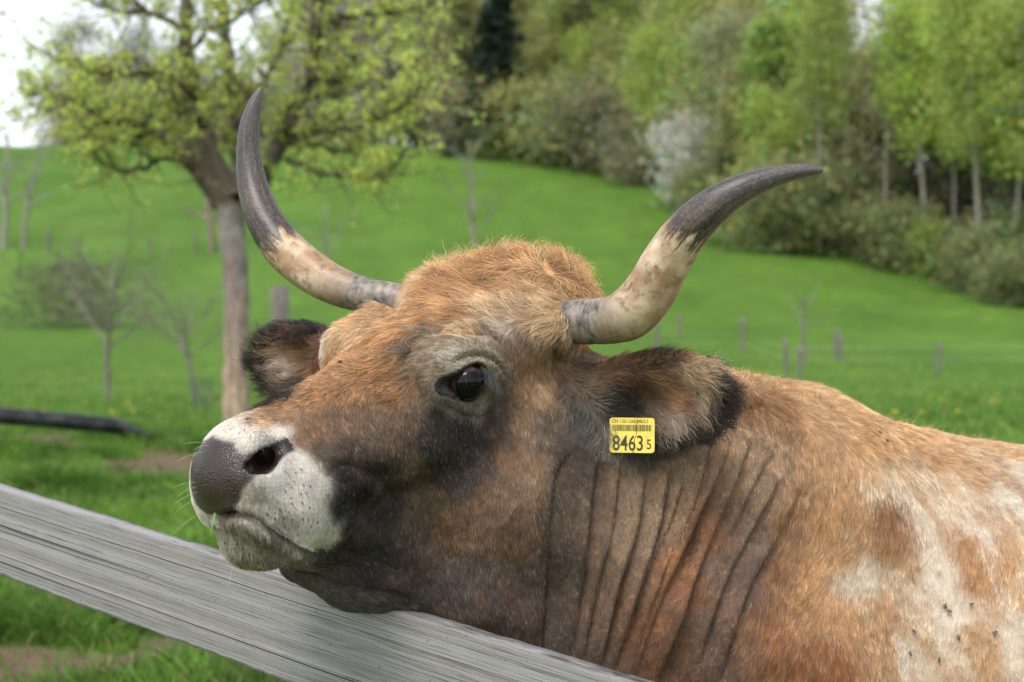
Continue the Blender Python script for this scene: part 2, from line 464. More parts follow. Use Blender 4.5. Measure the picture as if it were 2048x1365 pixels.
# px, py, colour, dirx, diry, length mm, lift
CTRL = [
 # poll tuft
 (1060,520,'OB',-.8,-.5,46,.26),(1000,515,'OB',-.9,-.35,48,.26),(930,525,'OL',-.9,-.4,46,.26),(870,545,'OL',-.9,-.1,44,.26),(1120,530,'O',.5,-.9,46,.4),(1150,560,'OB',.8,-.2,46,.3),(1160,595,'OB',.5,.9,42,.26),
 (830,580,'WC',-1,.0,31,.26),(900,580,'O',-1,.4,42,.3),(960,570,'OB',-.8,.7,44,.3),(1030,570,'O',-.7,.6,32,.35),(1090,580,'OL',-.8,.5,30,.35),(1120,620,'CR',-.6,.6,29,.3),
 # forehead
 (850,630,'OB',-.9,.5,26,.25),(920,630,'O',-1,.35,31,.3),(990,625,'CR',-1,.3,31,.3),(1060,630,'CR',-.9,.35,29,.3),(1100,660,'CR',-.7,.8,20,.25),(780,620,'OL',-.8,.6,22,.25),(720,640,'OL',-.7,.6,18,.25),(690,660,'CR',-.6,.8,16,.2),(643,700,'W',-.2,1,12,.2),(668,690,'OL',-.5,.9,14,.2),(660,720,'O',-.5,.9,12,.2),
 (740,690,'O',.5,-.9,18,.35),(760,720,'O',-.6,.9,18,.35),(720,720,'O',-.8,.2,18,.3),(800,670,'O',-.2,.9,22,.35),(860,665,'TN',-.8,.2,18,.35),(930,660,'CR',-.8,.1,20,.3),(1010,660,'WC',-.9,.2,20,.3),(1060,680,'TN',-.1,.9,16,.25),(1000,685,'GR',-.4,.4,14,.3),
 (820,700,'GR',-.8,.5,18,.35),(780,740,'OD',-.7,.8,20,.35),(740,770,(176,130,86),-.6,.9,16,.25),(700,780,(182,136,92),-.5,1,14,.2),(820,760,'BM',-.9,.6,18,.35),(790,790,'OD',-.8,.5,18,.3),(660,760,(186,142,98),-.6,.7,12,.2),(640,790,(178,134,92),-.4,.8,10,.2),(600,800,(180,138,96),-.4,.8,9,.15),(560,830,(184,144,104),-.5,.6,8,.15),(520,845,(190,152,112),-.6,.5,7,.1),
 # nose side and cheek
 (620,850,'BM',.1,1,6.2,0.13),(600,880,'BM',.3,1,5.5,0.09),(680,840,'BM',.1,1,7.0,0.13),(750,830,'BM',.0,1,8.6,0.17),(700,900,'BN',.35,1,6.2,0.13),(640,900,'BR',.4,1,5.5,0.09),(760,890,'BR',.2,1,7.0,0.13),(820,850,'BR',.1,1,7.8,0.13),(830,920,'BR',.1,1,7.0,0.13),
 (690,950,'BK',.4,.9,4.7,0.09),(720,990,'BK',.4,.9,5.5,0.09),(680,1010,'BK',.3,1,4.7,0.09),(770,1000,'DB',.4,.9,6.2,0.09),(700,1050,'DB',.2,1,4.7,0.09),(760,930,'DB',.4,.9,6.2,0.09),(790,960,'BN',.4,1,6.2,0.09),(690,1090,'DB',.1,1,5.5,0.09),
 (740,1130,'DB',.5,.7,7.0,0.13),(650,1120,'DB',.6,.7,5.5,0.13),(640,1150,(104,90,76),.7,.6,7.0,0.17),(700,1190,(92,80,68),.8,.4,7.0,0.17),(780,1205,(88,76,66),.9,.2,7.0,0.17),(830,1140,(82,66,55),.4,.8,7.0,0.13),
 (860,1000,'BR',.1,1,7.0,0.10),(900,1060,(128,94,64),.1,1,7.0,0.10),(860,1100,'BN',.1,1,7.0,0.10),(960,1040,(136,100,70),.05,1,7.8,0.10),(1020,1080,(126,94,66),.0,1,7.8,0.10),(960,1150,'BN',.1,1,7.8,0.10),(1050,1180,(98,76,60),.1,1,7.8,0.10),(900,1200,(84,68,56),.3,.9,7.8,0.10),(1020,1270,(86,66,54),.2,1,7.8,0.10),
 # under and around the eye
 (870,850,'DB',.1,1,6.2,0.09),(900,890,'DB',.1,1,6.2,0.09),(950,880,'DB',.1,1,6.2,0.09),(930,930,(70,57,49),.1,1,6.2,0.09),(870,820,(80,66,58),-.1,1,5.5,0.09),(990,860,'BN',.1,1,6.2,0.09),(1010,820,'BN',.2,1,6.2,0.09),
 (850,780,(126,110,92),-.7,.6,6.2,0.13),(862,800,(150,138,122),-.3,.9,5.5,0.10),(900,818,(140,130,116),.0,1,4.7,0.09),(950,832,(150,138,122),.1,1,4.7,0.09),(835,745,(140,118,92),-.9,.0,7.8,0.17),(868,738,(144,126,104),-.7,-.3,5.5,0.10),(900,708,(186,174,156),-.8,-.4,5.5,0.10),(950,698,(180,164,142),-.4,-.6,5.5,0.10),(990,715,(168,150,128),.3,-.6,5.5,0.10),(1012,745,(150,130,108),.7,.3,5.5,0.10),(1008,785,(110,90,72),.4,.9,5.5,0.09),(880,690,(160,138,108),-.8,-.1,7.8,0.17),
 (1020,700,(118,92,70),.3,.8,7.8,0.15),(1040,670,(120,96,76),.2,.8,9.4,0.17),(1070,720,(168,122,80),.4,.9,9.4,0.13),(1050,780,(150,116,82),.2,1,9.4,0.13),(1090,780,(172,140,104),.1,1,10.1,0.13),(1040,850,(152,114,78),.0,1,9.4,0.10),(1010,920,(150,108,72),.0,1,7.8,0.10),(1060,930,(150,114,80),.0,1,9.4,0.10),(1000,990,(142,104,72),.0,1,7.8,0.10),(1085,860,(126,104,84),.1,1,10.9,0.13),(1100,720,(160,124,88),.1,1,10.9,0.17),(1110,680,(150,118,86),.0,1,12.5,0.21),
 (872,836,'DB',.1,1,5.5,0.09),(930,852,'DB',.1,1,5.5,0.09),(985,838,(84,66,54),.1,1,5.5,0.09),(1030,760,'BR',.3,1,7.0,0.09),(828,795,'BM',-.2,1,7.0,0.09),(1032,725,'BM',.4,.8,7.0,0.09),(845,715,'TN',-.8,-.1,7.0,0.17),(840,820,'BN',.0,1,6.2,0.09),
 (860,895,'DB',.1,1,7,.1),(840,860,(78,62,52),.1,1,7,.1),(975,920,(84,68,56),.1,1,7,.1),(850,870,'DB',.1,1,6.2,0.09),(905,862,'DB',.1,1,6.2,0.09),(930,905,'DB',.1,1,6.2,0.09),(880,920,'DB',.1,1,6.2,0.09),(965,885,'DB',.1,1,6.2,0.09),(900,960,(76,62,52),.1,1,6.2,0.09),
 # muzzle
 (500,860,'W',-.3,.5,3.5,.1),(560,870,'W',.1,.9,3.5,.1),(460,865,'W',-.6,.4,3.5,.1),(430,880,'W',-.7,.5,3,.1),(600,920,'W',.3,.9,4,.1),(560,960,(214,210,202),.2,.9,4,.1),(630,970,'W',.3,1,4,.1),(590,1000,'W',.2,1,4,.12),(640,1040,'W',.2,1,6,.15),(620,1075,'W',.1,1,7,.2),(655,1075,'W',.1,1,7,.2),(560,1045,(188,182,168),.2,1,7,.2),(530,1010,(186,180,168),.2,1,5,.15),(510,1000,(150,142,126),.2,1,4,.15),(395,1020,'W',-.2,1,6,.2),(405,1050,(196,188,168),-.1,1,8,.25),(392,990,'W',-.2,1,4,.15),(548,890,(150,146,142),.2,.8,2.5,.1),
 # chin
 (470,1065,(150,138,120),-.1,1,9,.25),(490,1090,(182,172,154),-.1,1,9,.25),(450,1090,(198,188,168),-.2,1,10,.25),(530,1085,(136,124,110),.1,1,9,.25),(560,1110,(156,146,128),.2,1,9,.25),(600,1110,(146,136,120),.3,.9,8,.2),(500,1130,(140,126,96),.1,1,9,.3),(560,1138,(160,146,116),.2,1,9,.3),
 # near ear
 (1150,790,(104,90,76),.3,1,20,.35),(1180,760,(128,106,82),.9,-.2,20,.25),(1215,735,(150,112,78),1,-.25,22,.2),(1180,830,(112,104,96),.3,1,24,.4),(1220,800,(84,74,68),.9,.1,22,.25),(1215,855,(130,122,112),.2,1,24,.4),(1260,750,(104,76,56),1,-.15,24,.2),(1260,800,(62,52,48),1,.1,22,.2),(1250,840,(70,62,58),.5,.8,22,.3),
 (1320,722,(74,56,48),1,-.15,24,.25),(1390,712,'BK',1,.0,26,.3),(1440,735,'BK',.9,.4,28,.4),(1455,775,'BK',.9,.4,28,.4),(1435,825,'BK',.7,.8,28,.4),(1395,860,'BK',.7,.8,28,.4),(1340,890,(50,42,40),.5,.9,26,.4),(1300,895,(90,80,72),.4,.9,22,.4),
 (1320,760,(176,132,94),1,-.05,22,.3),(1380,755,(204,170,130),1,.0,24,.3),(1400,790,(204,176,142),1,.05,24,.3),(1350,800,(206,150,110),1,.0,18,.3),(1300,790,(104,74,56),1,.05,20,.25),(1310,830,(178,150,120),.9,.3,20,.3),(1350,845,(176,158,136),.7,.7,20,.35),(1280,860,(120,110,96),.5,.9,20,.35),(1425,790,(120,98,78),1,.2,24,.3),
 # far ear
 (620,655,'BK',-1,-.1,22,.3),(560,655,'BK',-1,-.1,26,.4),(530,680,'BK',-1,-.1,28,.4),(520,725,'BK',-1,.15,28,.4),(535,770,'BK',-.8,.6,28,.4),(570,790,'BK',-.5,.9,28,.4),(600,680,(120,78,50),-1,.0,22,.3),(560,700,(216,176,134),-1,-.1,22,.3),(575,735,(236,214,184),-1,-.1,22,.35),(550,745,(150,130,108),-1,.1,22,.35),(610,720,(168,128,92),-1,.1,20,.3),(590,765,(90,70,58),-.8,.5,20,.3),(630,740,(130,80,52),-.9,.3,16,.3),
 # neck
 (1125,900,(86,72,60),.0,1,6,.1),(1120,1000,(94,78,62),.0,1,6,.1),(1140,1120,(88,72,58),.0,1,4,.08),(1120,1250,(84,68,56),.0,1,4,.08),(1180,950,(88,72,60),.0,1,4,.08),(1205,1000,(112,90,70),.0,1,3.6,.08),(1200,1100,(122,98,76),-.1,1,3.6,.08),(1180,1220,(112,88,68),-.1,1,3.6,.08),(1255,980,(140,116,90),.0,1,3.6,.08),(1250,1080,(148,122,96),-.1,1,3.6,.08),(1215,1200,(124,98,76),-.2,1,3.6,.08),(1300,970,(146,120,92),-.1,1,3.6,.08),(1300,1060,(148,122,96),-.2,1,3.6,.08),(1260,1190,(128,100,76),-.3,1,3.6,.08),(1220,1320,(96,74,58),-.3,1,3.6,.08),
 (1360,930,(152,124,94),-.1,1,3.6,.08),(1350,1030,(146,118,90),-.3,1,3.6,.08),(1390,950,(160,132,102),-.2,1,3.6,.08),(1445,880,(176,142,108),-.2,1,6,.1),(1430,950,(160,128,98),-.3,1,4,.08),(1385,1050,(124,84,56),-.4,1,6,.1),(1350,1140,'RU',-.5,1,6,.1),(1300,1240,(142,98,66),-.5,1,6,.1),(1270,1320,(124,86,60),-.5,1,6,.1),(1420,1060,(152,106,72),-.4,1,6,.1),(1380,1180,(150,104,72),-.4,1,6,.1),(1340,1290,(120,84,58),-.4,1,6,.1),
 (1490,900,(184,150,116),-.3,1,6,.1),(1520,960,(166,138,110),-.4,1,6,.1),(1470,1040,(152,122,96),-.4,1,4,.08),(1510,1090,(148,122,100),-.4,1,4,.08),(1450,1150,(132,106,86),-.4,1,4,.08),(1420,1270,(122,94,74),-.4,1,4,.08),(1500,1180,(122,98,84),-.4,1,4,.08),(1450,1320,(116,90,74),-.4,1,4,.08),(1520,1130,(126,96,76),-.4,1,6,.1),
 # withers and back
 (1475,765,'OL',.1,-.9,24,.6),(1510,765,(206,166,118),.3,-.8,26,.6),(1500,800,(170,124,80),-.6,.5,26,.4),(1550,810,(176,130,86),.9,.6,26,.4),(1600,790,'OL',.9,.1,22,.4),(1560,860,(182,142,102),-.3,.9,18,.2),(1560,910,(184,150,116),-.4,1,14,.15),(1640,830,'OL',1,.4,18,.25),(1700,820,'OL',1,.2,18,.35),(1780,840,'OL',1,.2,16,.35),(1860,850,'OL',1,.3,16,.35),(1950,875,'OL',1,.4,16,.35),(2030,905,'OL',1,.4,16,.35),(1740,880,(214,166,112),.8,.6,16,.2),(1850,900,(216,170,118),.9,.5,16,.2),(1960,930,(214,172,124),.9,.5,16,.2),(2040,945,'WC',.9,.5,14,.2),
 # shoulder
 (1640,900,(208,164,114),-.2,1,15,.15),(1620,970,(200,154,106),-.4,1,14,.12),(1590,1050,(176,132,92),-.5,1,14,.12),(1640,1060,'OB',-.5,1,15,.12),(1560,1150,(168,120,80),-.5,1,14,.12),(1620,1150,'OB',-.6,1,15,.12),(1540,1230,(164,116,76),-.5,1,14,.12),(1600,1230,(200,150,100),-.6,1,15,.12),(1500,1310,(146,104,72),-.5,1,14,.12),(1560,1300,(160,108,68),-.4,1,15,.15),(1600,1340,(156,104,64),-.3,1,15,.15),(1660,1320,(160,104,60),-.3,1,14,.12),(1700,1350,(166,110,66),-.2,1,14,.12),
 (1700,960,(208,164,116),-.2,1,14,.12),(1700,1030,(204,156,104),-.4,1,14,.12),(1690,1100,'OB',-.5,1,14,.12),(1700,1160,'WC',-.4,1,10,.1),(1740,1140,'WC',-.3,1,10,.1),(1680,1230,'OB',-.4,1,14,.12),(1740,1240,(208,166,120),-.3,1,13,.12),(1760,1300,(204,164,120),-.2,1,12,.1),
 (1780,1040,'RU',-.2,1,15,.15),(1800,1070,(180,126,80),.1,1,15,.15),(1775,1090,(184,130,80),-.3,1,14,.12),(1760,970,(216,182,142),-.2,1,12,.1),(1820,980,(222,196,164),.0,1,11,.1),(1860,1040,'WC',-.1,1,10,.1),(1850,960,(216,184,146),.2,1,12,.1),(1920,1000,(220,192,158),.1,1,10,.1),(1980,1020,'WC',.1,1,9,.1),(2040,1010,(226,212,192),.1,1,9,.1),(1960,1060,(226,212,192),-.1,1,9,.1),
 (1930,1100,(200,150,98),-.2,1,13,.12),(1990,1130,(204,156,104),-.2,1,13,.12),(1960,1160,(188,132,80),-.4,.9,14,.12),(2030,1090,(216,182,140),-.2,1,11,.1),(1860,1110,'WC',-.2,1,10,.1),(1820,1150,(216,182,140),-.3,1,11,.1),(1870,1180,(238,226,206),-.2,1,9,.1),(1900,1230,(238,226,206),-.2,1,9,.1),(1850,1250,(214,184,148),-.2,1,9,.1),(1970,1220,(224,206,180),-.1,1,9,.1),(2030,1190,(210,174,130),-.1,1,11,.1),(2020,1260,(226,210,188),-.1,1,9,.1),(1960,1300,(212,178,138),-.1,1,9,.1),(1900,1320,(224,206,180),-.1,1,9,.1),(1830,1320,(222,200,170),-.1,1,9,.1),(1980,1350,(208,168,124),-.1,1,11,.1),(2030,1330,(222,200,172),-.1,1,9,.1),(1930,1260,(206,162,114),-.1,1,11,.1),
]
_px = np.array([c[0] for c in CTRL], float); _py = np.array([c[1] for c in CTRL], float)
CP = hit(_px, _py)
_bad = np.linalg.norm(CP, axis=1) > 3.2
CC = np.array([lin(PAL[c[2]] if isinstance(c[2], str) else c[2]) for c in CTRL])
_ck = (_px > 620) & (_px < 1100) & (_py > 815) & (_py < 1300); CC[_ck] = CC[_ck] * .84 * .85 + (CC[_ck] * .84).mean(1, keepdims=True) * .15      # the cheek is a duller, darker brown
CD = np.array([[c[3], 0, -c[4]] for c in CTRL], float); CD = nrm(CD)
CL = np.array([c[5] for c in CTRL], float) / 1000; CF = np.array([c[6] for c in CTRL], float)
CP, CC, CD, CL, CF = [x[~_bad] for x in (CP, CC, CD, CL, CF)]
NEARH = None
def coat(P, want='all', pw=2.2):
    """colour, direction, length, lift of the coat at points P"""
    n = len(P); out = np.zeros((n, 8))
    P = P + np.stack([fbm(P, 26, 301, 3) - .5, fbm(P, 26, 302, 3) - .5, fbm(P, 26, 303, 3) - .5], 1) * np.clip((P[:, [0]] - .22) * .16, .009, .05)
    vals = np.concatenate([CC, CD, CL[:, None], CF[:, None]], 1).astype(np.float32)
    C2 = CP.astype(np.float32); cc = (C2 * C2).sum(1)
    for s in range(0, n, 40000):
        p = P[s:s + 40000].astype(np.float32)
        d2 = np.maximum((p * p).sum(1)[:, None] + cc - 2 * p @ C2.T, 0)
        w = 1 / (d2 + .011 ** 2) ** pw
        out[s:s + 40000] = (w @ vals) / w.sum(1)[:, None]
    return out

# bare skin: nose plate, eyelids, canthus, nostril lining
def skin_masks(P):
    h = toH(P); a, b, c = h[:, 0], np.abs(h[:, 1]), h[:, 2]
    # nose plate outline (b, c) from the top centre round to the lip
    out = np.array([(0, .028), (.020, .027), (.038, .017), (.060, .017), (.066, .006), (.058, -.009), (.051, -.018), (.050, -.026), (.046, -.036), (.036, -.052), (.015, -.060), (0, -.062)])
    # signed distance to the polygon
    best = np.full(len(P), 9.); inside = np.zeros(len(P), bool)
    poly = np.concatenate([out, out[::-1] * [-1, 1]])
    for i in range(len(poly)):
        x0, y0 = poly[i]; x1, y1 = poly[(i + 1) % len(poly)]
        e = np.array([x1 - x0, y1 - y0]); t = np.clip(((b - x0) * e[0] + (c - y0) * e[1]) / (e @ e + 1e-12), 0, 1)
        best = np.minimum(best, np.hypot(b - x0 - t * e[0], c - y0 - t * e[1]))
        cr = ((y0 > c) != (y1 > c)) & (b < (x1 - x0) * (c - y0) / (y1 - y0 + 1e-12) + x0)
        inside ^= cr
    sdp = np.where(inside, -best, best)
    plate = np.clip(.5 - sdp / .004, 0, 1) * (a > .245)
    def almond(r0, r1, f):
        p0, p1 = EYEH * [1, 1, 1], EYEH2
        q = np.stack([a, b, c], 1); ba = p1 - p0; t = np.clip((q - p0) @ ba / (ba @ ba), 0, 1)
        d = np.linalg.norm(q - p0 - t[:, None] * ba, axis=1)
        return np.clip(.5 - (d - (r0 + (r1 - r0) * t)) / f, 0, 1)
    lid = almond(.0285, .0150, .003)
    nost = np.zeros(len(P))
    pts = [toH(x) for x in _nb]
    for x0, x1 in zip(pts, pts[1:]):
        ba = x1 - x0; q = np.stack([a, b, c], 1); t = np.clip((q - x0) @ ba / (ba @ ba), 0, 1)
        nost = np.maximum(nost, np.clip(1.2 - np.linalg.norm(q - x0 - t[:, None] * ba, axis=1) / .013, 0, 1))
    return plate, lid, nost

def horn_base_mask(P):
    m = np.zeros(len(P))
    for pts in (HORN_N, HORN_F):
        q = smooth_line(pts, 60); L = np.array([W(a, b, d) for a, b, w, d in q])[4:]
        d, t = seg_dist(P, L[::3]); m = np.maximum(m, d < .028)
    return m

V, F = body_mesh(.007)
N = grad(V)
V0 = V
V = carve(V, N)
plate, lid, nost = skin_masks(V)
# pebbled nose skin and small unevenness
V = V + N * ((fbm(V, 30, 3) - .5) * .006 * (1 - plate) * np.clip(np.abs(toH(V)[:, 2]) * 20 + .3, 0, 1))[:, None]
me = mesh_np('body', V, F)
ca = coat(V)
PLATE = lin((46, 35, 33)); LID = lin((30, 25, 26))
tone = .80 + .35 * fbm(V, 60, 5)
bc = ca[:, :3] * tone[:, None] * .75
inm = toH(V); pinkness = np.clip(fbm(V, 90, 8) * 1.5 - .6, 0, 1)[:, None]
bc = bc * (1 - plate[:, None]) + plate[:, None] * (PLATE * (.75 + .5 * fbm(V, 70, 9))[:, None] * (1 - .3 * pinkness) + .3 * pinkness * lin((84, 68, 64)))
bc = bc * (1 - lid[:, None]) + lid[:, None] * (LID * (1 + 1.2 * (fbm(V, 90, 2) - .3))[:, None])
bc = bc * (1 - nost[:, None]) + nost[:, None] * lin((12, 9, 9))
skin = np.maximum(plate, np.maximum(lid, nost))
set_col(me, 'col', np.clip(bc, 0, 1)); set_float(me, 'skin', skin)

hide, nt, bsdf = mat_new('hide')
at_ = nt.nodes.new('ShaderNodeAttribute'); at_.attribute_name = 'col'
sk = nt.nodes.new('ShaderNodeAttribute'); sk.attribute_name = 'skin'
nt.links.new(at_.outputs['Color'], bsdf.inputs['Base Color'])
mr = nt.nodes.new('ShaderNodeMapRange'); mr.inputs['To Min'].default_value = .85; mr.inputs['To Max'].default_value = .30
nt.links.new(sk.outputs['Fac'], mr.inputs['Value']); nt.links.new(mr.outputs[0], bsdf.inputs['Roughness'])
tc = nt.nodes.new('ShaderNodeTexCoord')
vo = nt.nodes.new('ShaderNodeTexVoronoi'); vo.inputs['Scale'].default_value = 420; vo.feature = 'SMOOTH_F1'; vo.inputs['Smoothness'].default_value = .4
nt.links.new(tc.outputs['Object'], vo.inputs['Vector'])
bp = nt.nodes.new('ShaderNodeBump'); bp.inputs['Distance'].default_value = .0008; bp.invert = True
nt.links.new(vo.outputs['Distance'], bp.inputs['Height']); nt.links.new(sk.outputs['Fac'], bp.inputs['Strength']); nt.links.new(bp.outputs[0], bsdf.inputs['Normal'])
bsdf.inputs['Specular IOR Level'].default_value = .4

cow = empty('cow', (1.2, 2.4, 0))
tag(cow, 'big brown and tan horned cow resting its chin on the grey fence board', 'cow')
body = link('body', me, cow, hide)

tick('body')
# ---------------------------------------------------------------- hair
rng = np.random.default_rng(7)
def hair_object(name, P, C, R, mat, parent, root=1.0, tip=.15):
    """P (n, k, 3) points, C (n,3) colours, R (n,) radius"""
    n, k, _ = P.shape
    cu = bpy.data.hair_curves.new(name)
    cu.add_curves([k] * n)
    cu.attributes['position'].data.foreach_set('vector', np.ascontiguousarray(P, np.float32).ravel())
    r = cu.attributes.new('radius', 'FLOAT', 'POINT')
    prof = np.linspace(1, 0, k) ** .7 * (root - tip) + tip
    r.data.foreach_set('value', (R[:, None] * prof[None]).astype(np.float32).ravel())
    c = cu.attributes.new('col', 'FLOAT_COLOR', 'CURVE')
    c.data.foreach_set('color', np.concatenate([np.clip(C, 0, 1), np.ones((n, 1))], 1).astype(np.float32).ravel())
    return link(name, cu, parent, mat)

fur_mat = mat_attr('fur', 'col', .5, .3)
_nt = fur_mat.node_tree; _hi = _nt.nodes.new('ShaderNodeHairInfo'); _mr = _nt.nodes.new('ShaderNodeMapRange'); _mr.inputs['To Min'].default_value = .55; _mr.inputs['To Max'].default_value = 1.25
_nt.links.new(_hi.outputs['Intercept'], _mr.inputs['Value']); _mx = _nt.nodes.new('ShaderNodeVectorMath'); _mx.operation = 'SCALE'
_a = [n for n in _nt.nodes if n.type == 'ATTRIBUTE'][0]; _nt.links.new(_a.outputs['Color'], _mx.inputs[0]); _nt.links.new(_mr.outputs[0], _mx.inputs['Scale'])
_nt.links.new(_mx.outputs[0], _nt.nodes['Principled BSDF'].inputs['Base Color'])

def sample_surface(V, F, dens):
    """dens (faces): strands per m2; returns points and normals"""
    A = V[F[:, 0]]; B = V[F[:, 1]]; C_ = V[F[:, 2]]; D = V[F[:, 3]]
    cr = np.cross(C_ - A, D - B); area = np.linalg.norm(cr, axis=1) / 2; fn = nrm(cr)
    cnt = rng.poisson(area * dens); idx = np.repeat(np.arange(len(F)), cnt)
    u = rng.random(len(idx))[:, None]; v = rng.random(len(idx))[:, None]
    P = (A[idx] * (1 - u) + B[idx] * u) * (1 - v) + (D[idx] * (1 - u) + C_[idx] * u) * v
    return P, fn[idx]

def rot_about(D, N, th):
    return D * np.cos(th)[:, None] + np.cross(N, D) * np.sin(th)[:, None]

def grow(P, Nn, D, L, lift, curl, clump, k=6, seed=1, droop=.5):
    """strand points from roots"""
    T = D - Nn * (D * Nn).sum(1)[:, None]; T = nrm(T + 1e-6)
    th = (fbm(P, 22, seed) - .5) * np.where(L > .020, 3.6, 2.2) * curl + rng.normal(0, .14, len(P)) + (fbm(P, 90, seed + 7) - .5) * np.clip(L / .012, .3, 1.3)
    T = rot_about(T, Nn, th)
    Bn = np.cross(Nn, T)
    L = L * rng.uniform(.6, 1.25, len(P))
    lf = lift * rng.uniform(.5, 1.5, len(P))
    s = np.linspace(0, 1, k)
    # clumping: tips bend to the local tuft axis
    cs = np.where(L > .022, .016, np.where(L > .017, .0105, .0048))[:, None]
    q = np.floor(P / cs + (rng.random(3) * 10) + .8 * np.stack([vnoise(P, 60, 31), vnoise(P, 60, 32), vnoise(P, 60, 33)], 1)).astype(np.int64)
    key = (q[:, 0] * 73856093) ^ (q[:, 1] * 19349663) ^ (q[:, 2] * 83492791)
    u_, inv, ct = np.unique(key, return_inverse=True, return_counts=True)
    cen = np.zeros((len(u_), 3)); np.add.at(cen, inv, P); cen /= ct[:, None]
    pull = (cen[inv] - P) * (clump * rng.uniform(.3, 1.1, len(P)))[:, None]
    ph = fbm(P, 35, seed + 3) * 12; grow.tone = rng.normal(0, 1, len(u_))[inv]
    X = np.empty((len(P), k, 3))
    for i, t in enumerate(s):
        up = lf * (t - droop * t * t)
        wav = curl * .22 * np.sin(ph + t * 5.0) * t
        X[:, i] = P + Nn * (-.0003 + .0011 * t ** .5) + L[:, None] * (T * (t * np.sqrt(np.maximum(1 - lf * lf * .5, .2)))[:, None] + Nn * up[:, None] + Bn * wav[:, None]) + pull * t
    return X

fc = V[F].mean(1)
fa = proj(fc); fN = nrm(np.cross(V[F[:, 2]] - V[F[:, 0]], V[F[:, 3]] - V[F[:, 1]]))
if (fN * (fc - np.array([1.0, 2.3, 1.0]))).sum(1).mean() < 0: F = F[:, ::-1]; fN = -fN
view = nrm(np.array([0, 0, CAMZ]) - fc); facing = (fN * view).sum(1)
fcoat = coat(fc)
infr = (fa[0] > -120) & (fa[0] < 2260) & (fa[1] < 1500) & (fc[:, 0] < 1.5)
sk_f = skin[F].mean(1)
DENS = FUR_DENS
dens = np.where(infr & (facing > -.4), DENS * np.clip(.011 / fcoat[:, 6], .55, 2.6), DENS * .06)
dens = dens * np.clip(1 - sk_f * 1.6, 0, 1)
dens *= 1 - horn_base_mask(fc) * .9
P, Nn = sample_surface(V, F, dens)
if (fN * (fc - np.array([1.0, 2.3, 1.0]))).sum(1).mean() < 0: Nn = -Nn
ci = coat(P + rng.normal(0, 1, P.shape) * np.clip((P[:, [0]] - .2) * .03, .0022, .009), pw=2.6)
col, D, L, LF = ci[:, :3], ci[:, 3:6], ci[:, 6], ci[:, 7]
hl = toH(P)
# curliness: poll and forehead, withers
curl = np.clip((L - .012) / .012, 0, 1) * .9 + .12
# brindle: white and tan hairs mingle in tufts on the flank; agouti mottling elsewhere
pxr, pyr, _ = proj(P)
stretch = P @ np.array([[1, 0, 0], [0, 1, 0], [.45, 0, .38]]).T
m1 = fbm(P * [1, 1, .45] + P[:, [2]] * [.35, 0, 0], 28, 41, 4); m1 = .5 + ((m1 - .5) * .62 + (fbm((P + P[:, [2]] * [.45, 0, 0]) * [1, 1, .38], 62, 47, 3) - .5) * .62) * 1.05; m2 = fbm(P, 110, 44, 2)
flank = np.clip((P[:, 0] - .38) / .15, 0, 1) * np.clip((1.36 - P[:, 2]) / .08, 0, 1)
tgt_w = lin((236, 222, 200)); tgt_o = lin((194, 148, 102))
lum = col.mean(1, keepdims=True)
k_w = np.clip((m1 - .50) * 6, 0, 1) * flank * np.clip((lum[:, 0] - .20) * 5, 0, 1) * .6
k_o = np.clip((.515 - m1) * 8, 0, 1) * flank * .72
col = col * (1 - k_w[:, None]) + tgt_w * k_w[:, None]
col = col * (1 - k_o[:, None]) + tgt_o * k_o[:, None]
wht = np.clip((lum[:, 0] - .42) * 5, 0, 1)
mott = np.exp((1 - .7 * wht) * (((m2 - .5) * .9 + (fbm(P, 40, 46) - .5) * .7) * (1 - .6 * flank) + rng.normal(0, .24, len(P))))
col = col * mott[:, None]
lm = col @ np.array([.3, .55, .15]); col = col * .84 + lm[:, None] * .08
# warm/grey tuft variation on the dark parts of the face and neck
wv = np.clip((fbm(P, 55, 52, 2) - .5) * 4, -1, 1) * (1 - flank) * np.clip(1.2 - lum[:, 0] * 3, 0, 1)
col = col * np.stack([1 + .12 * wv, 1 + .0 * wv, 1 - .12 * wv], 1)
# single dark or pale guard hairs
gh = rng.random(len(P)); col[(gh < .05) & (wht < .4)] *= .45; pale = gh > .95; col[pale] = col[pale] * .6 + .16
clump = np.where(L > .017, .85, .6)
X = grow(P, Nn, D, L, LF, curl, clump, k=6, seed=61)
col = col * np.exp(grow.tone * .17 * (1 - .6 * wht))[:, None]
R = np.where(L < .006, .00020, np.where(L < .016, .00026, .00030)) * rng.uniform(.7, 1.2, len(P)) * FUR_W
tick('hairs %d' % len(P))
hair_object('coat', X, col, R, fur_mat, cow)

tick('coat')
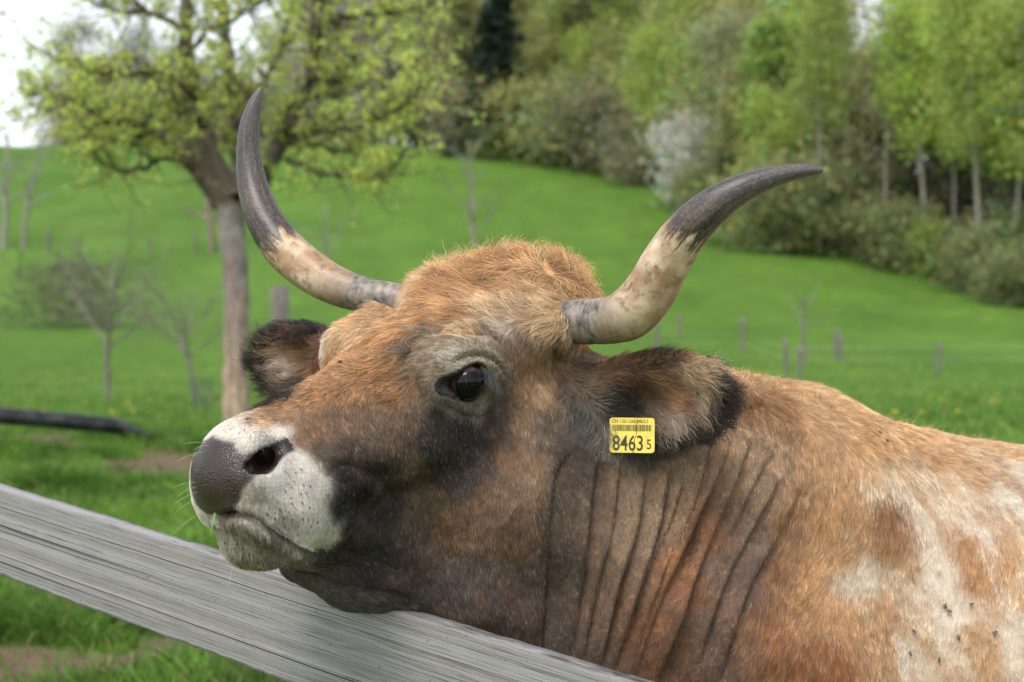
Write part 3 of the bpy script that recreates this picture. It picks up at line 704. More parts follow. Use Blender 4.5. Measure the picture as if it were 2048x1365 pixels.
# long flyaway hairs along the poll, withers, back and ears
def line_hairs(pts, n, L, dirs, spread, seed=0, lift=.9, depth_jit=.02, w=.00020, cols=((214, 170, 120), (226, 200, 160), (180, 124, 74))):
    q = smooth_line(pts, n); q[:, 0] += rng.normal(0, 4, n); q[:, 1] += rng.uniform(0, 10, n)
    p = hit(q[:, 0], q[:, 1]); ok = np.linalg.norm(p, axis=1) < 3.1; p = p[ok]
    g = grad(p); m = len(p)
    d = nrm(np.array([dirs[0], 0, -dirs[1]]) + rng.normal(0, spread, (m, 3)))
    c = np.array([lin(x) for x in cols])[rng.integers(0, len(cols), m)]
    Xh = grow(p, g, d, np.full(m, L), np.full(m, lift), np.full(m, 1.0), np.full(m, .0), k=7, seed=seed + 80, droop=.35)
    return Xh, c, np.full(m, w)
sets = [line_hairs([(860, 560), (930, 530), (1000, 515), (1070, 515), (1130, 535), (1160, 575)], 700, .036, (.1, -1), .5, 1),
        line_hairs([(1120, 530), (1150, 560), (1165, 590)], 300, .030, (.9, -.6), .4, 2),
        line_hairs([(1470, 770), (1500, 762), (1550, 778), (1650, 805)], 420, .026, (.3, -1), .5, 3),
        line_hairs([(1650, 808), (1750, 838), (1850, 850), (1950, 875), (2060, 915)], 500, .017, (.6, -1), .5, 4),
        line_hairs([(1200, 735), (1300, 722), (1380, 712)], 120, .018, (.4, -1), .4, 5, cols=((150, 112, 78), (190, 140, 90))),
        line_hairs([(1400, 715), (1445, 735), (1458, 770), (1440, 815), (1400, 850), (1350, 885)], 700, .026, (.9, .4), .5, 6, .5, w=.00024, cols=((34, 28, 28), (50, 40, 38))),
        line_hairs([(640, 660), (580, 658), (530, 680), (520, 730), (540, 775), (575, 795)], 700, .026, (-.9, .3), .5, 7, .5, w=.00024, cols=((34, 28, 28), (50, 40, 38), (60, 48, 42)))]
Xs = np.concatenate([s[0] for s in sets]); Cs = np.concatenate([s[1] for s in sets]); Rs = np.concatenate([s[2] for s in sets])
hair_object('flyaway_hair', Xs, Cs, Rs, fur_mat, cow)

tick('fly')
# dark whisker roots on the lips, sprouting as short stubble, and long pale whiskers
pores = []
for poly, n in (([(520, 1000), (560, 990), (610, 1000), (640, 1050), (600, 1070), (560, 1045), (530, 1025)], 24), ([(565, 930), (600, 935), (625, 980), (600, 1000), (565, 985)], 12), ([(440, 1060), (500, 1060), (590, 1105), (580, 1130), (500, 1125), (450, 1100)], 26), ([(460, 858), (540, 862), (560, 880), (480, 872)], 12)):
    pl = np.array(poly, float); lo_, hi_ = pl.min(0), pl.max(0); got = 0
    for _try in range(n * 12):
        if got >= n: break
        x, y = rng.uniform(lo_, hi_); ins = False
        for i in range(len(pl)):
            x0, y0 = pl[i]; x1, y1 = pl[i - 1]
            if (y0 > y) != (y1 > y) and x < (x1 - x0) * (y - y0) / (y1 - y0) + x0: ins = not ins
        if ins and all((x - a) ** 2 + (y - b) ** 2 > 120 for a, b in pores): pores.append((x, y)); got += 1
pp = hit([a for a, b in pores], [b for a, b in pores]); pp = pp + (pp - np.array([0, 0, CAMZ])) * -.0005
pr = np.repeat(pp, rng.integers(2, 7, len(pp)), 0); pr = pr + rng.normal(0, .0004, pr.shape); pg = grad(pr)
Xp = grow(pr, pg, np.tile([.1, 0, -1.], (len(pr), 1)), np.full(len(pr), .0035), np.full(len(pr), .9), np.full(len(pr), .1), np.zeros(len(pr)), k=4)
hair_object('whisker_stubble', Xp, np.tile(lin((40, 36, 36)), (len(pr), 1)), np.full(len(pr), .00022), fur_mat, cow)
wx = [(412, 888, -1, -.35), (418, 892, -1, -.2), (405, 905, -1, .1), (392, 975, -1, .1), (393, 985, -1, .25), (390, 965, -1, -.1), (392, 1000, -1, .3), (470, 862, -.4, -1), (500, 850, -.2, -1), (455, 868, -.7, -.8), (430, 1095, -.8, .7), (440, 1110, -.6, .8), (470, 1120, -.3, 1), (395, 1030, -1, .5), (399, 1045, -1, .6)]
wp = hit([a[0] for a in wx], [a[1] for a in wx]); wd = np.array([[a[2], -.3, -a[3]] for a in wx])
t = np.linspace(0, 1, 7)[None, :, None]
Xw = wp[:, None] + nrm(wd)[:, None] * t * rng.uniform(.018, .034, (len(wx), 1, 1)) + np.array([0, 0, -.008]) * t ** 2
hair_object('whisker', Xw, np.tile(lin((210, 205, 190)), (len(wx), 1)), np.full(len(wx), .00022), fur_mat, cow)
# ---------------------------------------------------------------- horns
hm, nt, b = mat_new('horn')
L_ = nt.links
def nd(nt, t, **k):
    n = nt.nodes.new(t)
    for a, v in k.items(): setattr(n, a, v)
    return n
def ramp(nt, stops, src=None, interp='LINEAR'):
    r = nd(nt, 'ShaderNodeValToRGB'); r.color_ramp.interpolation = interp; e = r.color_ramp.elements
    e[0].position, e[0].color = stops[0][0], (*stops[0][1], 1); e[1].position, e[1].color = stops[-1][0], (*stops[-1][1], 1)
    for p, c in stops[1:-1]:
        x = e.new(p); x.color = (*c, 1)
    if src is not None: nt.links.new(src, r.inputs[0])
    return r
def mathn(nt, op, a, b=None, c=None):
    m = nd(nt, 'ShaderNodeMath', operation=op)
    for i, v in enumerate((a, b, c)):
        if v is None: continue
        if isinstance(v, (int, float)): m.inputs[i].default_value = v
        else: nt.links.new(v, m.inputs[i])
    return m.outputs[0]
def mixc(nt, f, a, b, blend='MIX'):
    m = nd(nt, 'ShaderNodeMix', data_type='RGBA', blend_type=blend)
    for s, v in ((m.inputs[0], f), (m.inputs[6], a), (m.inputs[7], b)):
        if isinstance(v, (int, float)): s.default_value = v
        elif isinstance(v, (tuple, list, np.ndarray)): s.default_value = (*v, 1)
        else: nt.links.new(v, s)
    return m.outputs[2]
def noise(nt, vec, scale, detail=4, rough=.6):
    n = nd(nt, 'ShaderNodeTexNoise'); n.inputs['Scale'].default_value = scale; n.inputs['Detail'].default_value = detail; n.inputs['Roughness'].default_value = rough
    nt.links.new(vec, n.inputs['Vector']); return n.outputs['Fac']
att = nd(nt, 'ShaderNodeAttribute', attribute_name='t'); ax = nd(nt, 'ShaderNodeAttribute', attribute_name='ax')
mp = nd(nt, 'ShaderNodeMapping'); mp.inputs['Scale'].default_value = (3.5, 3.5, 2.2); L_.new(ax.outputs['Color'], mp.inputs['Vector'])
streak = noise(nt, mp.outputs[0], 2.6, 5, .65)
mp2 = nd(nt, 'ShaderNodeMapping'); mp2.inputs['Scale'].default_value = (1.2, 1.2, 26); L_.new(ax.outputs['Color'], mp2.inputs['Vector'])
ringn = noise(nt, mp2.outputs[0], 3, 4, .6)
tcn = nd(nt, 'ShaderNodeTexCoord'); fine = noise(nt, tcn.outputs['Object'], 60, 6, .7); fine2 = noise(nt, tcn.outputs['Object'], 240, 4, .7); blot = noise(nt, tcn.outputs['Object'], 22, 4, .6)
tt = mathn(nt, 'ADD', att.outputs['Fac'], mathn(nt, 'MULTIPLY', mathn(nt, 'SUBTRACT', streak, .5), .36))
near_ = nd(nt, 'ShaderNodeObjectInfo'); shift = mathn(nt, 'MULTIPLY', mathn(nt, 'SUBTRACT', near_.outputs['Alpha'], 0), 1)
tt = mathn(nt, 'ADD', tt, mathn(nt, 'MULTIPLY', mathn(nt, 'SUBTRACT', blot, .5), .10))
tt = mathn(nt, 'ADD', tt, mathn(nt, 'SUBTRACT', 1, near_.outputs['Alpha']))
dark = ramp(nt, [(.0, (0, 0, 0)), (.555, (0, 0, 0)), (.565, (.35, .35, .35)), (.59, (1, 1, 1)), (1, (1, 1, 1))], tt)
ivory = mixc(nt, ramp(nt, [(.30, (0, 0, 0)), (.58, (1, 1, 1))], blot).outputs[0], lin((212, 192, 162)), lin((154, 122, 90)))
ivory = mixc(nt, mathn(nt, 'MULTIPLY', ramp(nt, [(.50, (0, 0, 0)), (.66, (1, 1, 1))], fine).outputs[0], .8), ivory, lin((98, 74, 52)))
ivory = mixc(nt, mathn(nt, 'MULTIPLY', ramp(nt, [(.55, (0, 0, 0)), (.72, (1, 1, 1))], streak).outputs[0], .6), ivory, lin((196, 186, 168)))
tb = mathn(nt, 'ADD', att.outputs['Fac'], mathn(nt, 'MULTIPLY', mathn(nt, 'SUBTRACT', blot, .5), .22))
smk = mathn(nt, 'ADD', mathn(nt, 'MULTIPLY', ringn, .35), mathn(nt, 'MULTIPLY', fine, .65))
basegrey = mixc(nt, ramp(nt, [(.36, (0, 0, 0)), (.60, (1, 1, 1))], smk).outputs[0], lin((48, 48, 52)), lin((146, 134, 120)))
c1 = mixc(nt, ramp(nt, [(.19, (1, 1, 1)), (.30, (0, 0, 0))], tb).outputs[0], ivory, basegrey)
blk = mixc(nt, ramp(nt, [(.46, (0, 0, 0)), (.62, (1, 1, 1))], mathn(nt, 'ADD', mathn(nt, 'MULTIPLY', fine2, .5), mathn(nt, 'MULTIPLY', streak, .5))).outputs[0], lin((36, 35, 38)), lin((104, 88, 72)))
tipg = mixc(nt, mathn(nt, 'MULTIPLY', ramp(nt, [(.5, (0, 0, 0)), (1, (1, 1, 1))], att.outputs['Fac']).outputs[0], HORN_TIP), blk, lin((112, 108, 110)))
L_.new(mixc(nt, dark.outputs[0], c1, tipg), b.inputs['Base Color'])
b.inputs['Roughness'].default_value = .42; b.inputs['Specular IOR Level'].default_value = .45
bpn = nd(nt, 'ShaderNodeBump'); bpn.inputs['Distance'].default_value = .0015; bpn.inputs['Strength'].default_value = .6
hsum = mathn(nt, 'ADD', mathn(nt, 'MULTIPLY', ringn, ramp(nt, [(.1, (1, 1, 1)), (.5, (.1, .1, .1))], att.outputs['Fac']).outputs[0]), mathn(nt, 'MULTIPLY', fine2, .35))
L_.new(hsum, bpn.inputs['Height']); L_.new(bpn.outputs[0], b.inputs['Normal'])
hn = horn('horn', HORN_N, cow); hn.data.materials.append(hm); hn['label'] = 'ivory horn with a black upper half'
hf = horn('horn', HORN_F, cow); hf.data.materials.append(hm); hf['label'] = 'upright horn with a grey tip'; hf.color = (1, 1, 1, .90); hn.color = (1, 1, 1, 1.0)

# ---------------------------------------------------------------- eyes
em, nt, b = mat_new('eyeball')
ea = nd(nt, 'ShaderNodeAttribute', attribute_name='col'); nt.links.new(ea.outputs['Color'], b.inputs['Base Color'])
b.inputs['Roughness'].default_value = .07; b.inputs['Specular IOR Level'].default_value = .22
def uv_ball(r, nu=48, nv=32):
    u = np.linspace(0, 2 * np.pi, nu, endpoint=False); v = np.linspace(0, np.pi, nv + 1)
    Vv = np.array([[math.sin(b_) * math.cos(a), math.sin(b_) * math.sin(a), math.cos(b_)] for b_ in v for a in u]) * r
    Ff = np.array([[i * nu + j, i * nu + (j + 1) % nu, (i + 1) * nu + (j + 1) % nu, (i + 1) * nu + j] for i in range(nv) for j in range(nu)])
    return Vv, Ff
for s in (1, -1):
    c = H(*((EYEH + [0, -.0155, 0]) * [1, s, 1])); out_ = _r * s
    Vv, Ff = uv_ball(.0245)
    gl = HR @ nrm([.22, -.95, -.20]); gl = gl * [1, s, 1]; g = nrm(gl @ HR)        # gaze back towards the viewer
    dd = nrm(Vv) @ g
    Cc = np.where(dd[:, None] > .72, lin((8, 8, 11)), np.where(dd[:, None] > .66, lin((28, 26, 36)), lin((78, 50, 42))))
    up_ = nrm(Vv) @ nrm(_n * .7 + _u)
    Cc = np.where((up_ < .35)[:, None] & (dd < .72)[:, None], lin((24, 18, 18)), Cc)
    Vv = Vv * (1 + .05 * np.clip((dd - .55) / .3, 0, 1))[:, None]
    m_ = mesh_np('eye', Vv + c, Ff); set_col(m_, 'col', Cc); link('eye', m_, cow, em)
# lashes: long, drooping over the outer half of the eye
lx = smooth_line([(930, 738), (950, 733), (968, 736), (984, 748), (992, 764)], 130); lx = lx + rng.normal(0, 1.6, lx.shape)
lp = hit(lx[:, 0], lx[:, 1]) 
lp = lp + nrm(np.array([0, 0, CAMZ]) - lp) * .002
ld = nrm(np.stack([.25 + rng.normal(0, .18, 130), np.full(130, -.55), np.full(130, -.35)], 1))
t = np.linspace(0, 1, 7)[None, :, None]
Xl = lp[:, None] + ld[:, None] * t * rng.uniform(.012, .022, (130, 1, 1)) + np.array([.001, .002, -.016]) * t ** 2
hair_object('eyelash', Xl, np.tile(lin((84, 84, 88)), (130, 1)) * rng.uniform(.5, 1.2, (130, 1)), np.full(130, .00024), fur_mat, cow)

# ---------------------------------------------------------------- ear tag
ty = mat_flat('tag_plastic', tuple(lin((228, 205, 84))), .45, .4)
nt = ty.node_tree; tcn = nd(nt, 'ShaderNodeTexCoord')
nz = noise(nt, tcn.outputs['Object'], 90, 5)
nt.links.new(mixc(nt, ramp(nt, [(.45, (0, 0, 0)), (.8, (1, 1, 1))], nz).outputs[0], lin((230, 208, 88)), lin((196, 172, 78))), nt.nodes['Principled BSDF'].inputs['Base Color'])
ink = mat_flat('tag_ink', tuple(lin((70, 68, 54))), .7, .2)
_td = proj(hit([1235, 1264, 1295], [845, 845, 845]))[2].min() - .0155; tc0 = W(1264, 871, _td); tx = nrm(W(1300, 871.3, _td - .004) - W(1228, 870.5, _td + .004)); print('tag depth', _td); tyv = nrm(np.cross(np.cross([0, 0, 1.], tx), -tx)); tyv = nrm(np.array([0, .12, 1.]) - tx * (np.array([0, .12, 1.]) @ tx)); tz = np.cross(tx, tyv)
Mt = Matrix(((tx[0], tyv[0], tz[0], tc0[0]), (tx[1], tyv[1], tz[1], tc0[1]), (tx[2], tyv[2], tz[2], tc0[2]), (0, 0, 0, 1)))
TW, TH = .0600, .0465
def rrect(w, h, r, n=6):
    pts = []
    for cx, cy, a0 in ((w / 2 - r, h / 2 - r, 0), (-w / 2 + r, h / 2 - r, 90), (-w / 2 + r, -h / 2 + r, 180), (w / 2 - r, -h / 2 + r, 270)):
        for i in range(n + 1):
            a = math.radians(a0 + 90 * i / n); pts.append((cx + r * math.cos(a), cy + r * math.sin(a)))
    return pts
def extrude(name, pts, z0, z1, M, parent, mat, bevel=0):
    bm = bmesh.new(); lo = [bm.verts.new(M @ Vector((x, y, z0))) for x, y in pts]; hi = [bm.verts.new(M @ Vector((x, y, z1))) for x, y in pts]
    n = len(pts); bm.faces.new(lo[::-1]); top = bm.faces.new(hi)
    for i in range(n): bm.faces.new((lo[i], lo[(i + 1) % n], hi[(i + 1) % n], hi[i]))
    if bevel: bmesh.ops.bevel(bm, geom=list(top.edges), offset=bevel, segments=2, affect='EDGES')
    bmesh.ops.recalc_face_normals(bm, faces=bm.faces)
    m_ = bpy.data.meshes.new(name); bm.to_mesh(m_); bm.free(); return link(name, m_, parent, mat)
def child_of_cow_part(o, part):
    o.parent = part; o.matrix_parent_inverse = Matrix.Identity(4); return o
etag = extrude('ear_tag', rrect(TW, TH, .004), -.0009, .0009, Mt, cow, ty, .0004)
etag['label'] = 'yellow ear tag printed with black numbers and a barcode'
def text_mesh(name, s, size, x, y, xs=1.0, bold=0):
    cu = bpy.data.curves.new(name, 'FONT'); cu.body = s; cu.size = size; cu.align_x = 'LEFT'; cu.offset = bold; cu.resolution_u = 4
    o = bpy.data.objects.new('tmp', cu); COL.objects.link(o)
    dg = bpy.context.evaluated_depsgraph_get(); m_ = bpy.data.meshes.new_from_object(o.evaluated_get(dg))
    bpy.data.objects.remove(o)
    for v in m_.vertices: v.co = Mt @ Vector((v.co.x * xs + x, v.co.y + y, .00125))
    m_.name = name; o2 = link(name, m_, cow, ink); return child_of_cow_part(o2, etag)
text_mesh('printed_number', '8463', .0285, -.0262, -.0200, .74, .0003)
text_mesh('printed_number', '5', .0185, .0190, -.0180, .80, .0001)
text_mesh('printed_code', 'CH 120.1268.8463.5', .0066, -.0268, .0165, .88)
bm = bmesh.new(); x = -.0262; r2 = random.Random(4)
while x < .0255:
    w_ = r2.choice((.0003, .0005, .0008)); vs = [bm.verts.new(Mt @ Vector(p)) for p in ((x, .0055, .00125), (x + w_, .0055, .00125), (x + w_, .0140, .00125), (x, .0140, .00125))]
    bm.faces.new(vs); x += w_ + r2.choice((.0003, .0004, .0007))
m_ = bpy.data.meshes.new('barcode'); bm.to_mesh(m_); bm.free(); child_of_cow_part(link('barcode', m_, cow, ink), etag)
cr_ = [(.0066, .020), (.0052, .010), (.0058, .002), (.0030, -.006), (.0026, -.012), (.0010, -.0232)]
bm = bmesh.new(); L1 = [bm.verts.new(Mt @ Vector((a, b_, .00135))) for a, b_ in cr_]; R1 = [bm.verts.new(Mt @ Vector((a + .0006 + .0002 * (i % 2), b_, .00135))) for i, (a, b_) in enumerate(cr_)]
for i in range(len(cr_) - 1): bm.faces.new((L1[i], L1[i + 1], R1[i + 1], R1[i]))
m_ = bpy.data.meshes.new('crack'); bm.to_mesh(m_); bm.free(); child_of_cow_part(link('crack', m_, cow, mat_flat('crack_line', (.02, .02, .015), .9)), etag)  # crack across the tag, drawn as a thin dark strip on its face

# ---------------------------------------------------------------- flies
fly_m = mat_flat('fly_body', tuple(lin((34, 32, 34))), .35, .5); wing_m = mat_flat('fly_wing', tuple(lin((120, 118, 116))), .3, .5)
FLIES = [(1756, 870, 60, 'small fly high on the tan shoulder, upper one of two'), (1770, 886, 40, 'small fly high on the tan shoulder, lower one of two'), (1823, 836, 10, 'small dark fly sitting on the ridge of the back'), (1889, 1214, 70, 'dark fly on the white flank, left one of a close pair'), (1898, 1224, 20, 'dark fly on the white flank, right one of a close pair'), (1941, 1210, -20, 'dark fly on the flank, to the right of the close pair'), (1988, 1266, -30, 'dark fly on the flank nearest the right edge of the photo'), (1916, 1277, 80, 'dark fly on the white flank, straight below the close pair'), (1816, 1309, 60, 'dark fly on the flank, lowest on the left'), (1877, 1321, 80, 'dark fly lowest down on the white flank'), (1824, 1264, 30, 'tiny fly on the pale flank, left of the others'), (497, 846, 5, 'black fly sitting on top of the white muzzle'), (1399, 783, 85, 'tiny black fly on the pale hair inside the ear'), (683, 731, 30, 'tiny grey fly on the tan bridge of the nose')]
fp = hit([f[0] for f in FLIES], [f[1] for f in FLIES]); fg = grad(fp)
proto = None
for (fx, fy, ang, lb), p, g in zip(FLIES, fp, fg):
    if proto is None:
        root = empty('fly', (0, 0, 0))
        A, Fq = uv_ball(1, 12, 8); Ab = A * [.0030, .0014, .0013] + [-.001, 0, .0016]; Hd = A * [.0010, .0012, .0010] + [.0026, 0, .0017]
        link('abdomen', mesh_np('abdomen', Ab, Fq), root, fly_m); link('head', mesh_np('head', Hd, Fq), root, fly_m)
        for sg in (1, -1):
            wv_ = np.array([(.0006, .0003 * sg, .0030), (-.0008, .0022 * sg, .0032), (-.0042, .0026 * sg, .0026), (-.0046, .0010 * sg, .0027)]); wv_ = np.concatenate([wv_, wv_ - [0, 0, .00012]])
            link('wing', mesh_np('wing', wv_, [[0, 1, 2, 3], [7, 6, 5, 4], [0, 4, 5, 1], [1, 5, 6, 2], [2, 6, 7, 3], [3, 7, 4, 0]], False), root, wing_m)
        bm = bmesh.new()
        for lx_ in (-.0012, .0004, .0018):
            for sg in (1, -1):
                bmesh.ops.create_cone(bm, segments=4, radius1=.00012, radius2=.00012, depth=.0030, matrix=Matrix.Translation((lx_, .0018 * sg, .0006)) @ Matrix.Rotation(math.radians(65 * sg), 4, 'X'))
        m_ = bpy.data.meshes.new('legs'); bm.to_mesh(m_); bm.free(); link('legs', m_, root, fly_m)
        for ch in root.children: ch.matrix_parent_inverse = Matrix.Identity(4)
        proto = root; r_ = root
    else:
        r_ = proto.copy(); COL.objects.link(r_)
        for ch in proto.children:
            c2 = ch.copy(); COL.objects.link(c2); c2.parent = r_
    z = Vector(g); xdir = Vector((math.cos(math.radians(ang)), 0, -math.sin(math.radians(ang)))); xdir = (xdir - z * xdir.dot(z)).normalized(); yd = z.cross(xdir)
    r_.matrix_world = Matrix.Translation(Vector(p) + z * .004) @ Matrix((xdir, yd, z)).transposed().to_4x4() @ Matrix.Scale(FLY_S, 4)
    tag(r_, lb, 'fly', 'flies sitting on the cow')
# blade of grass in the mouth
gb = mat_flat('chewed_grass', tuple(lin((110, 150, 70))), .6)
mp_ = hit([433, 437], [1034, 1040])
bm = bmesh.new(); q0 = Vector(mp_[0]) + Vector((0, .004, .004)); 
prev = None
for i in range(8):
    t_ = i / 7; c_ = q0 + Vector((-.004 * t_ , -.012 - .006 * t_, -.024 * t_ + .002)); w_ = .0011 * (1 - t_ * .8)
    a_ = bm.verts.new(c_ + Vector((-w_, 0, 0))); b2 = bm.verts.new(c_ + Vector((w_, 0, 0)))
    if prev: bm.faces.new((prev[0], prev[1], b2, a_))
    prev = (a_, b2)
m_ = bpy.data.meshes.new('grass_blade'); bm.to_mesh(m_); bm.free(); o = link('grass_blade', m_, None, gb)
tag(o, 'single green grass blade hanging from the mouth of the cow', 'grass blade')
# ================================================================ terrain
_py_ = np.array([-40, -5, 4, 10, 15.5, 22, 29, 35, 50, 65, 80, 95, 112, 130, 150, 168, 185, 205, 250, 400])
_pz_ = np.array([.0, .0, .0, .0, .0, -.42, -.92, -1.15, -1.55, -1.25, -.2, 1.7, 4.4, 7.9, 12.2, 16.2, 18.9, 19.6, 16, 8])
_yy = np.linspace(-40, 400, 1761); _zz = np.interp(_yy, _py_, _pz_); _k = np.hanning(41); _k /= _k.sum()
_zz = np.convolve(np.pad(_zz, 20, 'edge'), _k, 'valid')
def ground_z(x, y):
    x = np.asarray(x, float); y = np.asarray(y, float)
    z = np.interp(y, _yy, _zz)
    az = x / np.maximum(y, 5)
    cap = np.interp(az, [-.4, .03, .06, .09, .13, .167, .22, .27, .36, .6], [40, 40, 22, 14.5, 9.5, 5.4, 3.8, 3.0, 1.2, -.5])
    far = np.clip((y - 60) / 30, 0, 1)
    zc = np.minimum(z, cap) ; zc = zc - .0 * far
    z = z * (1 - far) + zc * far
    P = np.stack([x.ravel(), y.ravel(), 0 * x.ravel()], 1)
    w = np.clip(y / 40, .12, 1)
    z = z + (fbm(P, .12, 71, 3).reshape(x.shape) - .5) * 1.1 * w * np.clip(y / 60, .2, 1) + (fbm(P, 1.1, 75, 3).reshape(x.shape) - .5) * .16
    return z
def ground_at(px, py, dmax=260):
    """ground point seen at a photo pixel"""
    d = np.concatenate([np.arange(3, 40, .05), np.arange(40, dmax, .25)])
    P = W(px, py, d); g = ground_z(P[:, 0], P[:, 1]); i = np.flatnonzero(P[:, 2] < g)
    i = i[0] if len(i) else len(d) - 1
    return np.array([P[i, 0], P[i, 1], g[i]])
ys = np.concatenate([np.arange(-12, 3, .5), np.arange(3, 20, .12), np.geomspace(20, 400, 260)])
us = np.linspace(-1, 1, 321); us = np.sign(us) * np.abs(us) ** 1.5
Y = ys[:, None] + 0 * us; X = us[None] * (np.maximum(ys, 4)[:, None] * .75 + 8)
Z = ground_z(X, Y)
nv = len(us); G = np.stack([X, Y, Z], -1).reshape(-1, 3)
ii = np.arange(len(ys) - 1)[:, None] * nv + np.arange(nv - 1)[None]; ii = ii.ravel()
GF = np.stack([ii, ii + 1, ii + nv + 1, ii + nv], 1)
def soil_mask(P):
    """1 where the turf is worn to bare earth"""
    x, y = P[:, 0], P[:, 1]
    m = np.clip((fbm(P * [1, 1, 0], .9, 90, 3) - .60) * 10, 0, 1) * np.clip((15 - y) / 2, 0, 1)
    for bx, by, rx, ry in SOILS:
        q = np.hypot((x - bx) / rx, (y - by) / ry) + (fbm(P * [1, 1, 0], 3.0, 93, 3) - .5) * 1.4
        m = np.maximum(m, np.clip((1.0 - q) * 3, 0, 1))
    return m
SOILS = []
for (a, b_, rx, ry) in ((150, 880, .95, .7), (260, 885, .7, .6), (380, 925, .55, .8), (60, 1345, .40, .35), (380, 1300, .34, .4), (330, 1330, .30, .2), (480, 905, .6, .6)):
    g_ = ground_at(a, b_); SOILS.append((g_[0], g_[1], rx * 1.45, ry * 1.45))
gm, nt, b = mat_new('meadow')
tcn = nd(nt, 'ShaderNodeTexCoord'); ob = tcn.outputs['Object']
mps = nd(nt, 'ShaderNodeMapping'); mps.inputs['Scale'].default_value = (1, .45, 1); nt.links.new(ob, mps.inputs['Vector'])
n1 = noise(nt, mps.outputs[0], .16, 5, .6); n2 = noise(nt, ob, 1.3, 5, .7); n3 = noise(nt, ob, 9, 5, .7)
gA = mixc(nt, ramp(nt, [(.25, (0, 0, 0)), (.70, (1, 1, 1))], n1).outputs[0], GRASS_D, GRASS_L)
gB = mixc(nt, mathn(nt, 'MULTIPLY', ramp(nt, [(.35, (1, 1, 1)), (.62, (0, 0, 0))], n2).outputs[0], .5), gA, tuple(np.array(GRASS_D) * .7))
gC = mixc(nt, mathn(nt, 'MULTIPLY', ramp(nt, [(.60, (0, 0, 0)), (.75, (1, 1, 1))], n3).outputs[0], .22), gB, (.20, .26, .05))
so = nd(nt, 'ShaderNodeAttribute', attribute_name='soil')
soilc = mixc(nt, n3, (.075, .048, .030), (.19, .135, .095))
nt.links.new(mixc(nt, so.outputs['Fac'], gC, soilc), b.inputs['Base Color']); b.inputs['Roughness'].default_value = .9; b.inputs['Specular IOR Level'].default_value = .15
bpn = nd(nt, 'ShaderNodeBump'); bpn.inputs['Distance'].default_value = .10; bpn.inputs['Strength'].default_value = .5
nt.links.new(mathn(nt, 'ADD', n2, mathn(nt, 'MULTIPLY', n3, .35)), bpn.inputs['Height']); nt.links.new(bpn.outputs[0], b.inputs['Normal'])
gme = mesh_np('ground', G, GF); set_float(gme, 'soil', soil_mask(G))
ground = link('ground', gme, None, gm); tag(ground, kind='structure')

# ---- near turf: blades of grass as one stuff object
def blades(n, ylo, yhi, seed, hgt, wid, xl=-.42, xr=.44, k=5):
    r = np.random.default_rng(seed)
    y = ylo * (yhi / ylo) ** r.random(n); x = y * r.uniform(xl, xr, n)
    P = np.stack([x, y, 0 * x], 1)
    dens = fbm(P, 1.6, 120, 3); tall = np.clip((fbm(P, .9, 121, 2) - .5) * 5, 0, 1)
    keep = r.random(n) > soil_mask(P) * .93
    P, dens, tall = P[keep], dens[keep], tall[keep]; n = len(P)
    P[:, 2] = ground_z(P[:, 0], P[:, 1]) - .01
    h = hgt * (1 - .5 * np.clip(soil_mask(P * [1, 1, 0]) * 2, 0, 1)) * (.45 + .8 * dens + 1.1 * tall) * r.uniform(.5, 1.3, n); az = r.uniform(0, 6.283, n)
    lean = r.uniform(.15, .9, n)
    t = np.linspace(0, 1, k)[None, :, None]
    D = np.stack([np.cos(az), np.sin(az), 0 * az], 1)[:, None]
    X = P[:, None] + D * (h * lean)[:, None, None] * t ** 1.8 + np.array([0, 0, 1.]) * h[:, None, None] * (t - .28 * lean[:, None, None] * t ** 2.5)
    hue = fbm(P, .8, 130, 2)[:, None]; rr = r.random((n, 1))
    C = np.array(GRASS_D) * 1.15 * (1 - hue) + np.array(GRASS_L) * 1.25 * hue
    C = C * r.uniform(.55, 1.7, (n, 1)) * np.exp((fbm(P, 3.5, 133, 2) - .5) * 1.8)[:, None]; C = np.where(rr > .955, lin((176, 164, 116)) * r.uniform(.6, 1.2, (n, 1)), C)
    return X, C, np.full(n, wid) * r.uniform(.6, 1.3, n)
grass_m = mat_attr('grass_blade', 'col', .55, .3)
nt = grass_m.node_tree; bs = nt.nodes['Principled BSDF']; tr = nd(nt, 'ShaderNodeBsdfTranslucent'); mx = nd(nt, 'ShaderNodeMixShader'); mx.inputs[0].default_value = .35
at0 = [n for n in nt.nodes if n.type == 'ATTRIBUTE'][0]; nt.links.new(at0.outputs['Color'], tr.inputs['Color'])
out0 = [n for n in nt.nodes if n.type == 'OUTPUT_MATERIAL'][0]
nt.links.new(bs.outputs[0], mx.inputs[1]); nt.links.new(tr.outputs[0], mx.inputs[2]); nt.links.new(mx.outputs[0], out0.inputs['Surface'])
X1, C1, R1_ = blades(int(150000 * GRASS_N), 3.4, 17, 11, .11, .0030, -.44, .20)
X2, C2_, R2 = blades(int(40000 * GRASS_N), 15, 60, 12, .10, .006)
def resamp(X): return np.concatenate([X, X[:, -1:] + (X[:, -1:] - X[:, -2:-1]) * .15], 1)
